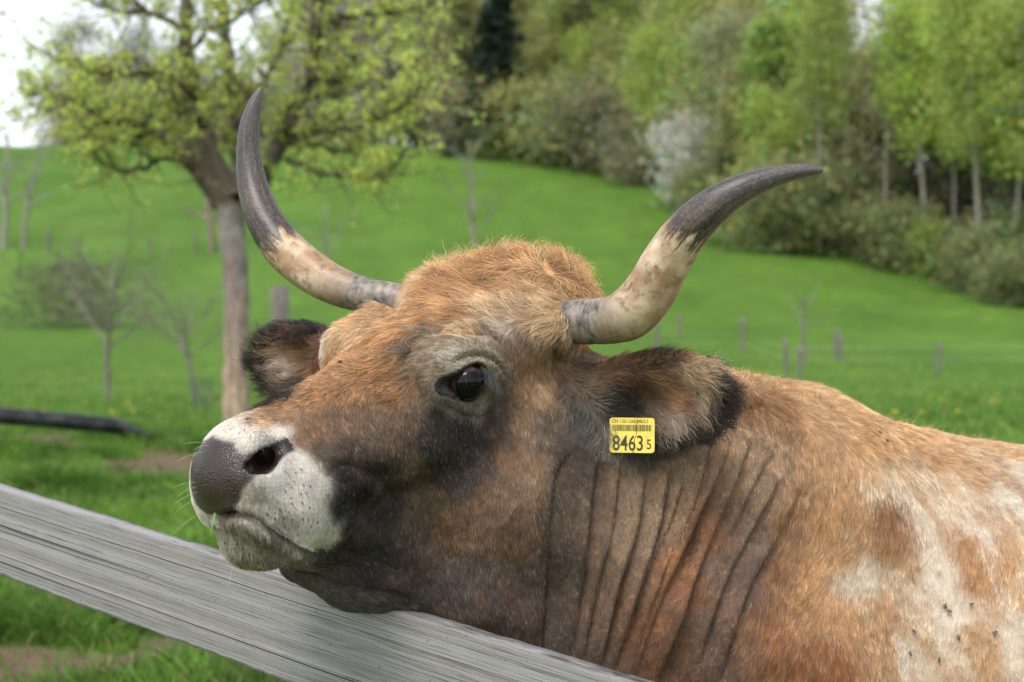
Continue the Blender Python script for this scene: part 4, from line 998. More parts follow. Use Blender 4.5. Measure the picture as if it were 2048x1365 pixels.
def tufts(spots, seed=77):
    r = np.random.default_rng(seed); XX, CC_, RR = [], [], []
    for (tx_, ty_, n, sp, h0) in spots:
        g_ = ground_at(tx_, ty_); P = g_ + np.stack([r.normal(0, sp, n), r.normal(0, sp * .7, n), np.zeros(n)], 1); P[:, 2] = ground_z(P[:, 0], P[:, 1]) - .01
        off_ = (P - g_)[:, :2] / sp; h = h0 * r.uniform(.5, 1.2, n) * np.exp(-(off_ ** 2).sum(1) * .18); D = np.concatenate([off_ * .5 + r.normal(0, .5, (n, 2)), np.zeros((n, 1))], 1)
        t = np.linspace(0, 1, 6)[None, :, None]
        XX.append(P[:, None] + D[:, None] * (h * .55)[:, None, None] * t ** 1.7 + np.array([0, 0, 1.]) * h[:, None, None] * (t - .3 * t ** 2.6))
        c = np.array(GRASS_D) * (1.0 + 1.6 * r.random((n, 1))) ; CC_.append(np.where(r.random((n, 1)) > .93, lin((180, 170, 120)), c)); RR.append(np.full(n, .0035) * r.uniform(.6, 1.3, n))
    return np.concatenate(XX), np.concatenate(CC_), np.concatenate(RR)
XT, CT, RT = tufts([(120, 985, 2600, .20, .30), (245, 880, 1500, .22, .26), (330, 885, 1400, .22, .24), (420, 900, 1200, .2, .22), (170, 1260, 1500, .13, .20), (60, 1215, 1200, .12, .18), (560, 1320, 1200, .14, .2), (30, 905, 900, .2, .2), (290, 980, 1200, .2, .2), (20, 1060, 1200, .2, .2), (430, 1340, 1000, .12, .18), (320, 1230, 900, .12, .16), (200, 915, 700, .15, .16)])
X3, C3, R3 = blades(int(12000 * GRASS_N), 5, 16, 13, .08, .0022, .20, .50)
o = hair_object('grass', np.concatenate([resamp(X1), resamp(X2), resamp(X3), XT]), np.concatenate([C1, C2_, C3, CT]), np.concatenate([R1_, R2, R3, RT]), grass_m, None, 1, .1)
tag(o, kind='stuff')
# dandelions dotted over the slope
r = np.random.default_rng(5); n = 600
y = 18 * (150 / 18) ** r.random(n); x = y * r.uniform(-.42, .46, n); keep = fbm(np.stack([x, y, 0 * x], 1), .12, 140, 2) > .48; x, y = x[keep], y[keep]
z = ground_z(x, y) + .08; n = len(x); s_ = .022
a6 = np.linspace(0, 2 * np.pi, 6, endpoint=False); ring = np.stack([np.cos(a6), np.sin(a6), 0 * a6], 1) * s_
Vd = (np.stack([x, y, z], 1)[:, None] + ring[None]).reshape(-1, 3); Vt = Vd + [0, 0, .015]
Vd = np.concatenate([Vd, Vt]); q = np.arange(n)[:, None] * 6
Fd = np.concatenate([q + 6 * n + [0, 1, 2, 3], q + 6 * n + [0, 3, 4, 5], q + [0, 1, 7 + 6 * n - 6 + 0, 6 * n]], 0) if False else np.concatenate([q + 6 * n + [0, 1, 2, 3], q + 6 * n + [0, 3, 4, 5]] + [q + [i, (i + 1) % 6, 6 * n + (i + 1) % 6, 6 * n + i] for i in range(6)], 0)
o = link('dandelions', mesh_np('dandelions', Vd, Fd, False), None, mat_flat('dandelion_petals', tuple(lin((226, 200, 50))), .8)); tag(o, kind='stuff')

# ================================================================ generic branch + leaf builders
def tube_np(paths, M=7):
    """paths: list of (points (n,3), radii (n,)) -> V, F"""
    Vs, Fs, off = [], [], 0; ang = np.linspace(0, 2 * np.pi, M, endpoint=False)
    for C, R in paths:
        C = np.asarray(C, float); n = len(C); T = nrm(np.gradient(C, axis=0))
        ref = np.where(np.abs(T[:, [2]]) > .9, [[1., 0, 0]], [[0, 0, 1.]]); U = nrm(np.cross(T, ref)); Wv = np.cross(T, U)
        V = C[:, None] + (np.cos(ang)[None, :, None] * U[:, None] + np.sin(ang)[None, :, None] * Wv[:, None]) * np.asarray(R)[:, None, None]
        Vs.append(V.reshape(-1, 3)); i = np.arange(n - 1)[:, None] * M; j = np.arange(M)[None]; k = (j + 1) % M
        Fs.append(np.stack([i + j, i + k, i + M + k, i + M + j], -1).reshape(-1, 4) + off); off += n * M
    return np.concatenate(Vs), np.concatenate(Fs)
def leaves_np(P, size, r, flat=.0, aspect=.7):
    """small leaf quads (folded diamonds) at points P"""
    n = len(P); a = nrm(r.normal(size=(n, 3))); b = nrm(np.cross(a, r.normal(size=(n, 3))))
    s = size * r.uniform(.6, 1.4, (n, 1)); c = np.cross(a, b) * .25
    V = np.stack([P - a * s, P + b * s * aspect + c * s, P + a * s, P - b * s * aspect + c * s], 1).reshape(-1, 3)
    return V, np.arange(4 * n).reshape(-1, 4)
def branch(p0, d0, L, r0, r, wob=.15, n=8, up=.0, r1=.3):
    P = [np.array(p0, float)]; d = nrm(d0)
    for i in range(n - 1):
        d = nrm(d + r.normal(0, wob, 3) + [0, 0, up]); P.append(P[-1] + d * L / (n - 1))
    return np.array(P), r0 * (1 - (1 - r1) * np.linspace(0, 1, n))
bark_m, nt, b = mat_new('bark')
tcn = nd(nt, 'ShaderNodeTexCoord'); oi = nd(nt, 'ShaderNodeObjectInfo')
mps = nd(nt, 'ShaderNodeMapping'); mps.inputs['Scale'].default_value = (6, 6, 1.2); nt.links.new(tcn.outputs['Object'], mps.inputs['Vector'])
bn = noise(nt, mps.outputs[0], 2.5, 6, .7)
nt.links.new(mixc(nt, 1.0, oi.outputs['Color'], ramp(nt, [(.3, (.45, .45, .45)), (.7, (1.5, 1.5, 1.5))], bn).outputs[0], 'MULTIPLY'), b.inputs['Base Color']); b.inputs['Roughness'].default_value = .9
bpn = nd(nt, 'ShaderNodeBump'); bpn.inputs['Distance'].default_value = .03; nt.links.new(bn, bpn.inputs['Height']); nt.links.new(bpn.outputs[0], b.inputs['Normal'])
leaf_m, nt, b = mat_new('foliage')
oi = nd(nt, 'ShaderNodeObjectInfo'); la = nd(nt, 'ShaderNodeAttribute', attribute_name='tone')
cc = mixc(nt, 1.0, oi.outputs['Color'], la.outputs['Color'], 'MULTIPLY')
nt.links.new(cc, b.inputs['Base Color']); b.inputs['Roughness'].default_value = .6; b.inputs['Specular IOR Level'].default_value = .25
tr = nd(nt, 'ShaderNodeBsdfTranslucent'); nt.links.new(cc, tr.inputs['Color']); mx = nd(nt, 'ShaderNodeMixShader'); mx.inputs[0].default_value = .55
out0 = [n for n in nt.nodes if n.type == 'OUTPUT_MATERIAL'][0]
nt.links.new(b.outputs[0], mx.inputs[1]); nt.links.new(tr.outputs[0], mx.inputs[2]); nt.links.new(mx.outputs[0], out0.inputs['Surface'])
def tones(n, r, lo=.6, hi=1.45, hue=.18):
    v = r.uniform(lo, hi, (n, 1)); h = r.normal(0, hue, (n, 1))
    return np.concatenate([v * (1 + h), v, v * (1 - h * .5)], 1)
def foliage_mesh(name, P, size, r, **k):
    V_, F_ = leaves_np(P, size, r); m_ = mesh_np(name, V_, F_, False)
    set_col(m_, 'tone', np.repeat(np.clip(tones(len(P), r, **k), .05, 3), 4, 0)); return m_

# ================================================================ the forest edge
def tree_mesh(seed, h, w, nleaf, size, kind='broad', trunk_r=.16, bare=.25):
    """returns trunk mesh, crown mesh (or None)"""
    r = np.random.default_rng(seed); paths = []; LP = []
    tp, trr = branch((0, 0, -.4), (0, 0, 1), h * .95, trunk_r, r, .035, 12, r1=.15); paths.append((tp, trr))
    if kind == 'conifer':
        for z in np.linspace(.08, .98, 34):
            rad = w * (1 - z) * .5 + .25
            for q in range(9):
                a = r.uniform(0, 6.28); L_b = rad * r.uniform(.75, 1.1)
                t = r.random(int(nleaf / 300)); p = np.stack([np.cos(a) * t * L_b, np.sin(a) * t * L_b, z * h - t * L_b * .35 + r.normal(0, .15, len(t))], 1)
                LP.append(p + r.normal(0, .16, p.shape))
    else:
        nb = 26 if kind != 'pole' else 18
        for i in range(nb):
            z = bare + (1 - bare) * (i + r.random()) / nb * .92; a = i * 2.4 + r.uniform(-.5, .5)
            prof = math.sin(min(1, (z - bare) / (1 - bare) * .9 + .12) * math.pi) ** .6
            L_b = w * .5 * prof * r.uniform(.65, 1.15)
            k = int(np.clip(z * .95 / .95 * 11, 0, 10)); p0 = tp[k] + (tp[k + 1] - tp[k]) * (z * 11 - k) if k < 11 else tp[-1]
            bp_, br_ = branch(p0, (math.cos(a), math.sin(a), .55), L_b * 1.15, trunk_r * .35 * (1.1 - z), r, .16, 7, .04); paths.append((bp_, br_))
            for j in range(3):
                s0 = bp_[2 + j + 1]; sp_, sr_ = branch(s0, nrm(bp_[-1] - bp_[0]) + r.normal(0, .6, 3), L_b * .45, br_[3] * .6, r, .2, 4, .05); paths.append((sp_, sr_))
                m = int(nleaf / nb / 5); LP.append(sp_[r.integers(1, 4, m)] + r.normal(0, .28 + .05 * w, (m, 3)))
            m = int(nleaf / nb * .4); LP.append(bp_[r.integers(2, 7, m)] + r.normal(0, .35 + .05 * w, (m, 3)))
    V_, F_ = tube_np(paths, 6); tm = mesh_np('trunk', V_, F_)
    P_ = np.concatenate(LP); return tm, foliage_mesh('crown', P_, size, r), (V_, F_, P_)
GRN = dict(lime=(.42, .51, .13), green=(.34, .42, .11), olive=(.44, .45, .18), brown=(.31, .30, .18), dark=(.030, .050, .034), white=(.64, .62, .56), bright=(.44, .58, .11), grey=(.30, .27, .23), dull=(.30, .33, .15))
TYPES = {
 'broad': [tree_mesh(200 + i, 17, 8.5, 5200, .19, trunk_r=.2, bare=.12) for i in range(3)],
 'tall': [tree_mesh(220 + i, 24, 7.5, 5600, .16, trunk_r=.30, bare=.42) for i in range(3)],
 'thin': [tree_mesh(240 + i, 21, 6.0, 2000, .11, trunk_r=.2, bare=.30) for i in range(2)],
 'conifer': [tree_mesh(260, 18, 7, 5200, .24, 'conifer', .2)],
 'shrub': [tree_mesh(280 + i, 5.5, 5.5, 3200, .15, trunk_r=.07, bare=.02) for i in range(2)],
}
def put_tree(name, kind, loc, colr, scale=1., wscale=1., label='', cat='tree', group=None, rz=None, bark=(.12, .105, .085)):
    tm, cm, _ = TYPES[kind][abs(int(loc[0] * 7 + loc[1] * 3)) % len(TYPES[kind])]
    e = empty(name, loc); e.scale = (scale * wscale, scale * wscale, scale); e.rotation_euler[2] = rz if rz is not None else (loc[0] * 12.9898) % 6.28
    for nm, m_, mt, cl in (('trunk', tm, bark_m, bark), ('crown', cm, leaf_m, GRN[colr])):
        if not m_.materials: m_.materials.append(mt)
        o = bpy.data.objects.new(nm, m_); COL.objects.link(o); o.parent = e; o.color = (*cl, 1)
    tag(e, label, cat, group); return e
def edge_ground(px, row, back=0.):
    g = ground_at(px, row); u = g[:2] / np.linalg.norm(g[:2]); x, y = g[:2] + u * back
    return (x, y, float(ground_z(np.array([x]), np.array([y]))[0]) - .1)
EDGE = [(100, 283), (600, 285), (830, 306), (960, 318), (1100, 338), (1200, 355), (1290, 378), (1400, 432), (1500, 497), (1620, 516), (1760, 532), (1900, 562), (2048, 612), (2150, 650)]
def edge_row(px): return float(np.interp(px, [e[0] for e in EDGE], [e[1] for e in EDGE]))
# px, kind, colour, scale, width scale, metres behind the edge, name, label
FOREST = [
 (870, 'thin', 'brown', .85, 1.2, 5, 'bare_tree', 'brown bare-twigged tree at the left end of the forest edge'),
 (930, 'shrub', 'brown', 1.5, 1.2, 3, 'bush', 'brownish bush at the left start of the forest edge'),
 (995, 'conifer', 'dark', 1.25, 1.5, 4, 'spruce_tree', 'single dark blue-green spruce standing in the pale spring forest'),
 (990, 'shrub', 'green', .75, 1.3, 1, 'bush', 'low green bush at the forest edge above the hair tuft of the cow'),
 (1060, 'shrub', 'olive', 1.6, 1.2, 4, 'bush', 'big olive bush below the dark spruce'),
 (1085, 'broad', 'olive', 1.0, .9, 13, 'tree', 'olive broadleaf tree just right of the dark spruce'),
 (1130, 'shrub', 'dull', 1.8, 1.2, 4, 'bush', 'tall dull green bush near the middle of the forest edge'),
 (1170, 'broad', 'lime', .95, .8, 9, 'tree', 'yellow-green tree with a narrow crown right of the dark spruce'),
 (1215, 'shrub', 'brown', 1.7, 1.1, 3, 'bush', 'brown leafless-looking bush between green neighbours'),
 (1235, 'broad', 'olive', 1.0, .8, 11, 'tree', 'tree with tan young leaves in the middle of the forest'),
 (1275, 'shrub', 'brown', 1.3, 1.0, 1, 'bush', 'dark brown thicket where the meadow edge bends downhill'),
 (1320, 'broad', 'lime', 1.0, .75, 5, 'tree', 'tall yellow-green tree left of the white blossom tree'),
 (1385, 'shrub', 'white', 1.55, .85, 2, 'blossom_tree', 'small white flowering tree in front of the green forest'),
 (1370, 'broad', 'olive', 1.05, .8, 14, 'tree', 'olive tree rising behind the white blossom tree'),
 (1400, 'shrub', 'dull', .8, 1.3, 0, 'bush', 'grey-green bush at the foot of the white blossom tree'),
 (1455, 'conifer', 'dark', .62, .55, 5, 'ivy_clad_tree', 'slim dark ivy-covered tree right of the white blossom tree'),
 (1440, 'tall', 'olive', .95, .9, 14, 'tree', 'greyish tall tree behind the dark ivy-covered one'),
 (1530, 'broad', 'lime', .78, .9, 2, 'tree', 'light green tree directly above the tip of the black horn'),
 (1570, 'shrub', 'dull', 1.3, 1.4, -1, 'bush', 'spreading dark green bush under the light green tree'),
 (1500, 'shrub', 'green', 1.0, 1.2, 1, 'bush', 'green bush at the corner where the forest edge turns'),
 (1640, 'tall', 'green', .95, .7, 3, 'tree', 'tall slender green tree left of the bare forked one'),
 (1690, 'thin', 'olive', 1.0, 1.1, 4, 'bare_tree', 'sparse tall tree with sky showing through its twigs'),
 (1765, 'thin', 'brown', 1.05, 1.0, 0, 'bare_tree', 'nearly bare dark tree with a stout trunk and forked top'),
 (1725, 'thin', 'grey', 1.15, 1.3, 12, 'bare_tree', 'grey bare tree behind the stout forked one, sky between its twigs'),
 (1740, 'shrub', 'dull', .8, 1.1, 1, 'bush', 'low dull thicket at the foot of the bare trees'),
 (1820, 'shrub', 'dull', .9, 1.2, 0, 'bush', 'dull green bush below the brightest trees'),
 (1850, 'tall', 'bright', .90, .9, 2, 'tree', 'bright yellow-green tree with bare lower trunk, left of its group'),
 (1905, 'tall', 'bright', .80, .8, 4, 'tree', 'bright yellow-green tree in the middle of its group'),
 (1960, 'tall', 'lime', .85, .85, 0, 'tree', 'lime tree with a long bare grey trunk near the right edge'),
 (2020, 'tall', 'bright', .80, .9, 2, 'tree', 'bright green tree touching the right edge of the photo'),
 (2075, 'tall', 'lime', .85, .9, 1, 'tree', 'tall lime green tree at the far right cut by the photo edge'),
 (1890, 'shrub', 'green', .70, 1.2, 0, 'bush', 'low green bush in the dark gap under the bright trees'),
 (1960, 'shrub', 'dull', .75, 1.3, -1, 'bush', 'dark olive bush near the right end of the forest edge'),
 (2030, 'shrub', 'dull', .65, 1.4, -1, 'bush', 'undergrowth bush where the forest meets the right border'),
 (730, 'broad', 'white', .80, 1.1, 14, 'blossom_tree', 'pale blossoming tree beyond the hill crest behind the near tree'),
 (560, 'thin', 'grey', .75, 1.3, 6, 'bare_tree', 'grey leafless tree on the crest behind the near tree crown'),
 (420, 'broad', 'olive', .75, 1.1, 8, 'tree', 'olive tree on the crest seen through the near crown'),
 (290, 'thin', 'grey', .85, 1.3, 6, 'bare_tree', 'grey bare tree on the crest left of the near trunk'),
 (180, 'broad', 'dull', .75, 1.0, 8, 'tree', 'leftmost dull tree on the crest beside the open sky'),
 (125, 'shrub', 'brown', .9, 1.2, 6, 'bush', 'leftmost small bush on the skyline beside the open sky'),
 (660, 'broad', 'dull', .7, 1.1, 7, 'tree', 'dull tree on the crest right of the near trunk'),
]
for (px, kind, colr, sc, ws, back, nm, lb) in FOREST:
    loc = edge_ground(px, edge_row(px) - .5, back)
    put_tree(nm, kind, loc, colr, sc, ws, lb, {'bush': 'bush'}.get(nm, 'tree'), bark=(.10, .09, .075) if px < 1600 else (.30, .27, .23))
# the wood behind the edge: one mass of smaller-drawn trees
r = np.random.default_rng(9); WV, WF, WP, WC = [], [], [], []; off = 0
def add_wood(px, back, kind, colr, sc, keep=.7):
    global off
    loc = np.array(edge_ground(px, edge_row(px) - .5, back)); V_, F_, P_ = TYPES[kind][r.integers(len(TYPES[kind]))][2]
    a = r.uniform(0, 6.28); R_ = np.array([[math.cos(a), -math.sin(a), 0], [math.sin(a), math.cos(a), 0], [0, 0, 1]]) * sc
    WV.append(V_ @ R_.T + loc); WF.append(F_ + off); off += len(V_)
    q = P_[r.random(len(P_)) < keep] @ R_.T + loc; WP.append(q); WC.append(np.tile(GRN[colr], (len(q), 1)) * r.uniform(.8, 1.2) * (1 + r.normal(0, .06, 3)))
for px in np.arange(835, 1500, 24):
    for back in (16, 28, 42, 58):
        add_wood(px + r.uniform(-12, 12), back + r.uniform(-4, 4), r.choice(['broad', 'tall', 'thin', 'broad']), r.choice(['olive', 'lime', 'green', 'brown', 'olive', 'dull', 'lime']), r.uniform(1.0, 1.35))
for px in np.arange(1480, 1760, 22):
    add_wood(px, 20, 'shrub', r.choice(['dull', 'brown', 'dark', 'green']), r.uniform(1.1, 1.7), .95)
for px in np.arange(1500, 1720, 24):
    for back in (12, 24):
        add_wood(px + r.uniform(-10, 10), back + r.uniform(-4, 4), r.choice(['broad', 'tall', 'thin']), r.choice(['olive', 'lime', 'green', 'brown', 'dull']), r.uniform(.8, 1.0))
for px in np.arange(1740, 2200, 26):
    add_wood(px + r.uniform(-10, 10), 10 + r.uniform(-3, 3), r.choice(['tall', 'thin', 'tall']), r.choice(['green', 'lime', 'brown', 'dull']), r.uniform(.75, .9), .75)
    add_wood(px + r.uniform(-10, 10), 22 + r.uniform(-3, 3), 'shrub', r.choice(['dull', 'brown', 'dark', 'green']), r.uniform(1.1, 1.7), .95)
    add_wood(px + r.uniform(-10, 10), 6 + r.uniform(-3, 3), 'shrub', r.choice(['dull', 'brown', 'dark']), r.uniform(.5, .9), .8)
for px in np.arange(130, 860, 15):
    add_wood(px + r.uniform(-8, 8), r.uniform(6, 22), r.choice(['broad', 'tall', 'broad']), r.choice(['grey', 'brown', 'olive', 'grey', 'white']), r.uniform(1.3, 1.75), .9)
    add_wood(px + r.uniform(-12, 12), 18 + r.uniform(-5, 5), r.choice(['broad', 'thin', 'thin']), r.choice(['grey', 'brown', 'olive', 'white', 'dull']), r.uniform(.85, 1.15), .8)
WP = np.concatenate(WP); WC = np.concatenate(WC)
V_, F_ = leaves_np(WP, .22, r)
o = link('woodland', mesh_np('woodland', V_, F_, False), None, leaf_m); o.color = (1, 1, 1, 1)
set_col(o.data, 'tone', np.repeat(WC * np.clip(tones(len(WP), r), .05, 3), 4, 0)); tag(o, kind='stuff')
o = link('woodland_stems', mesh_np('woodland_stems', np.concatenate(WV), np.concatenate(WF)), None, bark_m); o.color = (.07, .06, .05, 1); tag(o, kind='stuff')
tick('forest')
# ================================================================ the near tree behind the cow
r = np.random.default_rng(21)
def at_d(pts, d0, dz=0.):
    """photo-traced limb, widths in px, running from depth d0 to d0 + dz"""
    q = smooth_line([(a, b, w) for a, b, w in pts], 22); d = d0 + np.linspace(0, dz, 22)
    return W(q[:, 0], q[:, 1], d) + np.concatenate([np.zeros((3, 3)), r.normal(0, .012, (19, 3))]), q[:, 2] * d / FPX / 2
base_n = ground_at(472, 852); DN = 14.6
base_n = W(472, 850, DN); 
apple = empty('apple_tree', base_n); tag(apple, 'leafing fruit tree with a thick forked trunk standing behind the upright horn', 'tree')
trunk_paths = [at_d([(474, 875, 74), (472, 845, 62), (472, 780, 52), (473, 700, 50), (471, 600, 50), (467, 500, 52), (462, 425, 56), (460, 398, 56)], DN)]
limbs = [([(452, 410, 52), (410, 350, 44), (360, 300, 38), (318, 275, 30), (285, 262, 20), (255, 300, 12)], -.3),
 ([(460, 400, 56), (425, 320, 46), (395, 250, 40), (378, 180, 32), (374, 90, 30), (370, 0, 26), (366, -80, 22)], .4),
 ([(470, 400, 50), (482, 320, 40), (476, 230, 30), (462, 140, 24), (450, 40, 20), (446, -60, 16)], 1.2),
 ([(500, 410, 46), (530, 345, 42), (560, 290, 36), (590, 225, 32), (622, 160, 28), (632, 80, 26), (636, 0, 24), (640, -80, 18)], -.4),
 ([(575, 322, 12), (612, 335, 12), (655, 350, 10), (710, 352, 9), (755, 360, 9), (790, 335, 7), (812, 295, 4)], -1.0),
 ([(330, 312, 12), (290, 335, 11), (245, 345, 9), (205, 325, 8), (180, 290, 6), (165, 250, 4)], -1.2),
 ([(385, 190, 14), (330, 150, 13), (270, 150, 11), (200, 142, 9), (130, 125, 7), (60, 90, 4)], -1.3),
 ([(570, 275, 16), (640, 262, 12), (700, 258, 10), (760, 235, 8), (820, 200, 6), (870, 150, 4)], -1.6),
 ([(600, 205, 14), (660, 170, 12), (720, 140, 9), (780, 100, 6), (820, 60, 4)], 1.3),
 ([(634, 45, 12), (700, 34, 10), (770, 28, 9), (830, 20, 7), (890, 5, 4)], -1.),
 ([(400, 245, 14), (340, 225, 12), (270, 215, 9), (200, 220, 8), (110, 215, 6), (30, 245, 4)], 1.4),
 ([(372, 60, 14), (300, 30, 12), (230, 20, 9), (150, -10, 7), (60, -40, 4)], .9),
 ([(374, 110, 12), (420, 60, 10), (500, 20, 8), (560, -40, 6)], -1.2),
 ([(470, 250, 14), (520, 180, 12), (560, 100, 9), (580, 20, 7), (590, -50, 4)], .6),
 ([(345, 290, 14), (260, 250, 11), (200, 240, 8), (140, 200, 6), (60, 190, 4)], -1.8),
 ([(560, 290, 12), (620, 290, 10), (690, 300, 8), (760, 280, 6), (830, 260, 4)], 1.5)]
limb_paths = [at_d(l, DN, dz) for l, dz in limbs]
twigs, LP = [], []
for C, R in limb_paths:
    L_tot = np.linalg.norm(np.diff(C, axis=0), axis=1).sum()
    for _ in range(int(L_tot * 27)):
        i = r.integers(3, 21); p0 = C[i]; tdir = nrm(C[i] - C[i - 1])
        tp, tr_ = branch(p0, nrm(r.normal(size=3)) + tdir * .7 + [0, 0, .25], r.uniform(.25, .75), min(R[i] * .4, .012), r, .22, 6, .05, .25)
        twigs.append((tp, tr_))
        for q in range(r.integers(1, 5)):
            a = tp[r.integers(1, 6)]; LP.append(a + r.normal(0, .034, (r.integers(4, 8), 3)))
        if r.random() < .5:
            t2, r2_ = branch(tp[3], nrm(r.normal(size=3)) + [0, 0, .2], r.uniform(.15, .4), .004, r, .25, 5, .05, .3); twigs.append((t2, r2_))
            LP.append(t2[r.integers(1, 5, 14)] + r.normal(0, .028, (14, 3)))
ab_m, nt, b = mat_new('fruit_tree_bark')
tcn = nd(nt, 'ShaderNodeTexCoord'); mps = nd(nt, 'ShaderNodeMapping'); mps.inputs['Scale'].default_value = (5, 5, 1.3); nt.links.new(tcn.outputs['Object'], mps.inputs['Vector'])
bn = noise(nt, mps.outputs[0], 3.5, 6, .7); pn = noise(nt, tcn.outputs['Object'], 6, 4)
sx = nd(nt, 'ShaderNodeSeparateXYZ'); nt.links.new(tcn.outputs['Object'], sx.inputs[0])
zc = mathn(nt, 'ADD', sx.outputs['Z'], mathn(nt, 'MULTIPLY', mathn(nt, 'SUBTRACT', pn, .5), .8))
low = ramp(nt, [(0, lin((196, 170, 140))), (.35, lin((180, 156, 136))), (.62, lin((148, 134, 128))), (.80, lin((160, 154, 146))), (.90, lin((92, 82, 66))), (1, lin((84, 74, 58)))], mathn(nt, 'MULTIPLY', mathn(nt, 'ADD', zc, .1), .38))
bc_ = mixc(nt, ramp(nt, [(.42, (.6, .6, .6)), (.62, (0, 0, 0))], bn).outputs[0], low.outputs[0], lin((58, 50, 42)))
bc_ = mixc(nt, mathn(nt, 'MULTIPLY', ramp(nt, [(.55, (0, 0, 0)), (.65, (1, 1, 1))], pn).outputs[0], .45), bc_, lin((150, 156, 130)))
nt.links.new(bc_, b.inputs['Base Color']); b.inputs['Roughness'].default_value = .9
bpn = nd(nt, 'ShaderNodeBump'); bpn.inputs['Distance'].default_value = .03; nt.links.new(bn, bpn.inputs['Height']); nt.links.new(bpn.outputs[0], b.inputs['Normal'])
def child_mesh(name, paths, par, mat, M=10):
    V_, F_ = tube_np(paths, M); m_ = mesh_np(name, V_ - np.array(par.location), F_); o = bpy.data.objects.new(name, m_); COL.objects.link(o); o.parent = par
    m_.materials.append(mat); return o
child_mesh('trunk', trunk_paths, apple, ab_m, 20)
lo_ = child_mesh('limbs', limb_paths + twigs, apple, ab_m, 8)
m_ = foliage_mesh('crown', np.concatenate(LP) - base_n, .024, r, lo=.6, hi=1.5, hue=.12)
o = bpy.data.objects.new('crown', m_); COL.objects.link(o); o.parent = apple; m_.materials.append(leaf_m); o.color = (.54, .62, .15, 1)
tick('apple leaves %d' % (len(np.concatenate(LP))))

# ================================================================ saplings, bare trees, brush, posts, pipe
def bare_tree(name, px, py, htpx, trunk_px, spread, label, colr=(.20, .18, .15), lean=0., forks=7, start=.45, seed=1, twig=1., cat='tree', leaf=None, nleaf=0, d=None):
    r = np.random.default_rng(seed); g = ground_at(px, py) if d is None else W(px, py, d); dist = g[1]; m = dist / FPX; h = htpx * m
    e = empty(name, g); paths = []
    tp, tr_ = branch((0, 0, -.05), (lean, 0, 1), h * .8, trunk_px * m / 2, r, .05, 10, r1=.35); paths.append((tp, tr_)); ends = []
    for i in range(forks):
        k = int(np.clip(start * 10 + (9 - start * 10) * i / forks, 1, 9)); a = i * 2.4 + r.uniform(-.4, .4)
        bp_, br_ = branch(tp[k], (math.cos(a), math.sin(a), .8), h * spread * r.uniform(.7, 1.2), tr_[k] * .55, r, .12, 8, .03); paths.append((bp_, br_)); ends.append(bp_)
        for j in range(int(9 * twig)):
            s0 = bp_[r.integers(2, 8)]; sp_, sr_ = branch(s0, nrm(bp_[-1] - bp_[0]) + r.normal(0, .55, 3), h * spread * r.uniform(.2, .5), br_[4] * .45, r, .15, 6, .02); paths.append((sp_, sr_))
            for q in range(int(2 * twig)):
                paths.append(branch(sp_[r.integers(2, 6)], nrm(sp_[-1] - sp_[0]) + r.normal(0, .6, 3), h * spread * .18, sr_[3] * .5, r, .15, 4, .02))
    V_, F_ = tube_np([paths[0]], 8); mt = mesh_np('trunk', V_, F_); mt.materials.append(bark_m); o = bpy.data.objects.new('trunk', mt); COL.objects.link(o); o.parent = e; o.color = (*colr, 1)
    V_, F_ = tube_np(paths[1:], 5); mt = mesh_np('crown', V_, F_); mt.materials.append(bark_m); o = bpy.data.objects.new('crown', mt); COL.objects.link(o); o.parent = e; o.color = (*colr, 1)
    if leaf is not None:
        pts = np.concatenate([b_[3:] for b_ in ends]); pts = pts[r.integers(0, len(pts), nleaf)] + r.normal(0, h * .05, (nleaf, 3))
        ml = foliage_mesh('blossom', pts, .035, r); ml.materials.append(leaf_m); o = bpy.data.objects.new('blossom', ml); COL.objects.link(o); o.parent = e; o.color = (*leaf, 1)
    tag(e, label, cat); return e
bare_tree('sapling', 214, 808, 340, 14, .45, 'bare sapling with a wide twiggy crown, left of the thick trunk', forks=11, start=.42, seed=3, twig=2.2, d=26)
bare_tree('sapling', 408, 838, 300, 12, .42, 'leaning bare sapling in a mesh guard close to the thick trunk', lean=-.22, forks=9, start=.5, seed=5, twig=2., d=22)
bare_tree('sapling', 1612, 722, 165, 10, .5, 'small bare tree with an upswept fork on the slope right of the black horn', forks=5, start=.5, seed=8, twig=.5)
bare_tree('bare_tree', 947, 493, 270, 8, .30, 'slim grey bare tree rising just behind the hair tuft of the cow', forks=14, start=.12, seed=11, colr=(.22, .20, .17))
bare_tree('bare_tree', 8, 498, 300, 13, .25, 'thin grey tree on the hill cut by the left edge', forks=8, start=.3, seed=12, colr=(.25, .24, .2))
bare_tree('bare_tree', 48, 500, 290, 11, .25, 'thin grey tree on the hill second from the left edge', forks=8, start=.3, seed=13, colr=(.25, .24, .2))
bare_tree('bare_tree', 424, 505, 230, 15, .35, 'reddish bare tree on the hill peeping out left of the thick trunk', forks=8, start=.3, seed=14, colr=(.22, .16, .13))
bare_tree('blossom_sapling', 655, 535, 120, 7, .5, 'tiny whitish blossoming sapling in the meadow between the horn and the tuft', forks=8, start=.2, seed=15, twig=.6, leaf=(.6, .6, .52), nleaf=500)
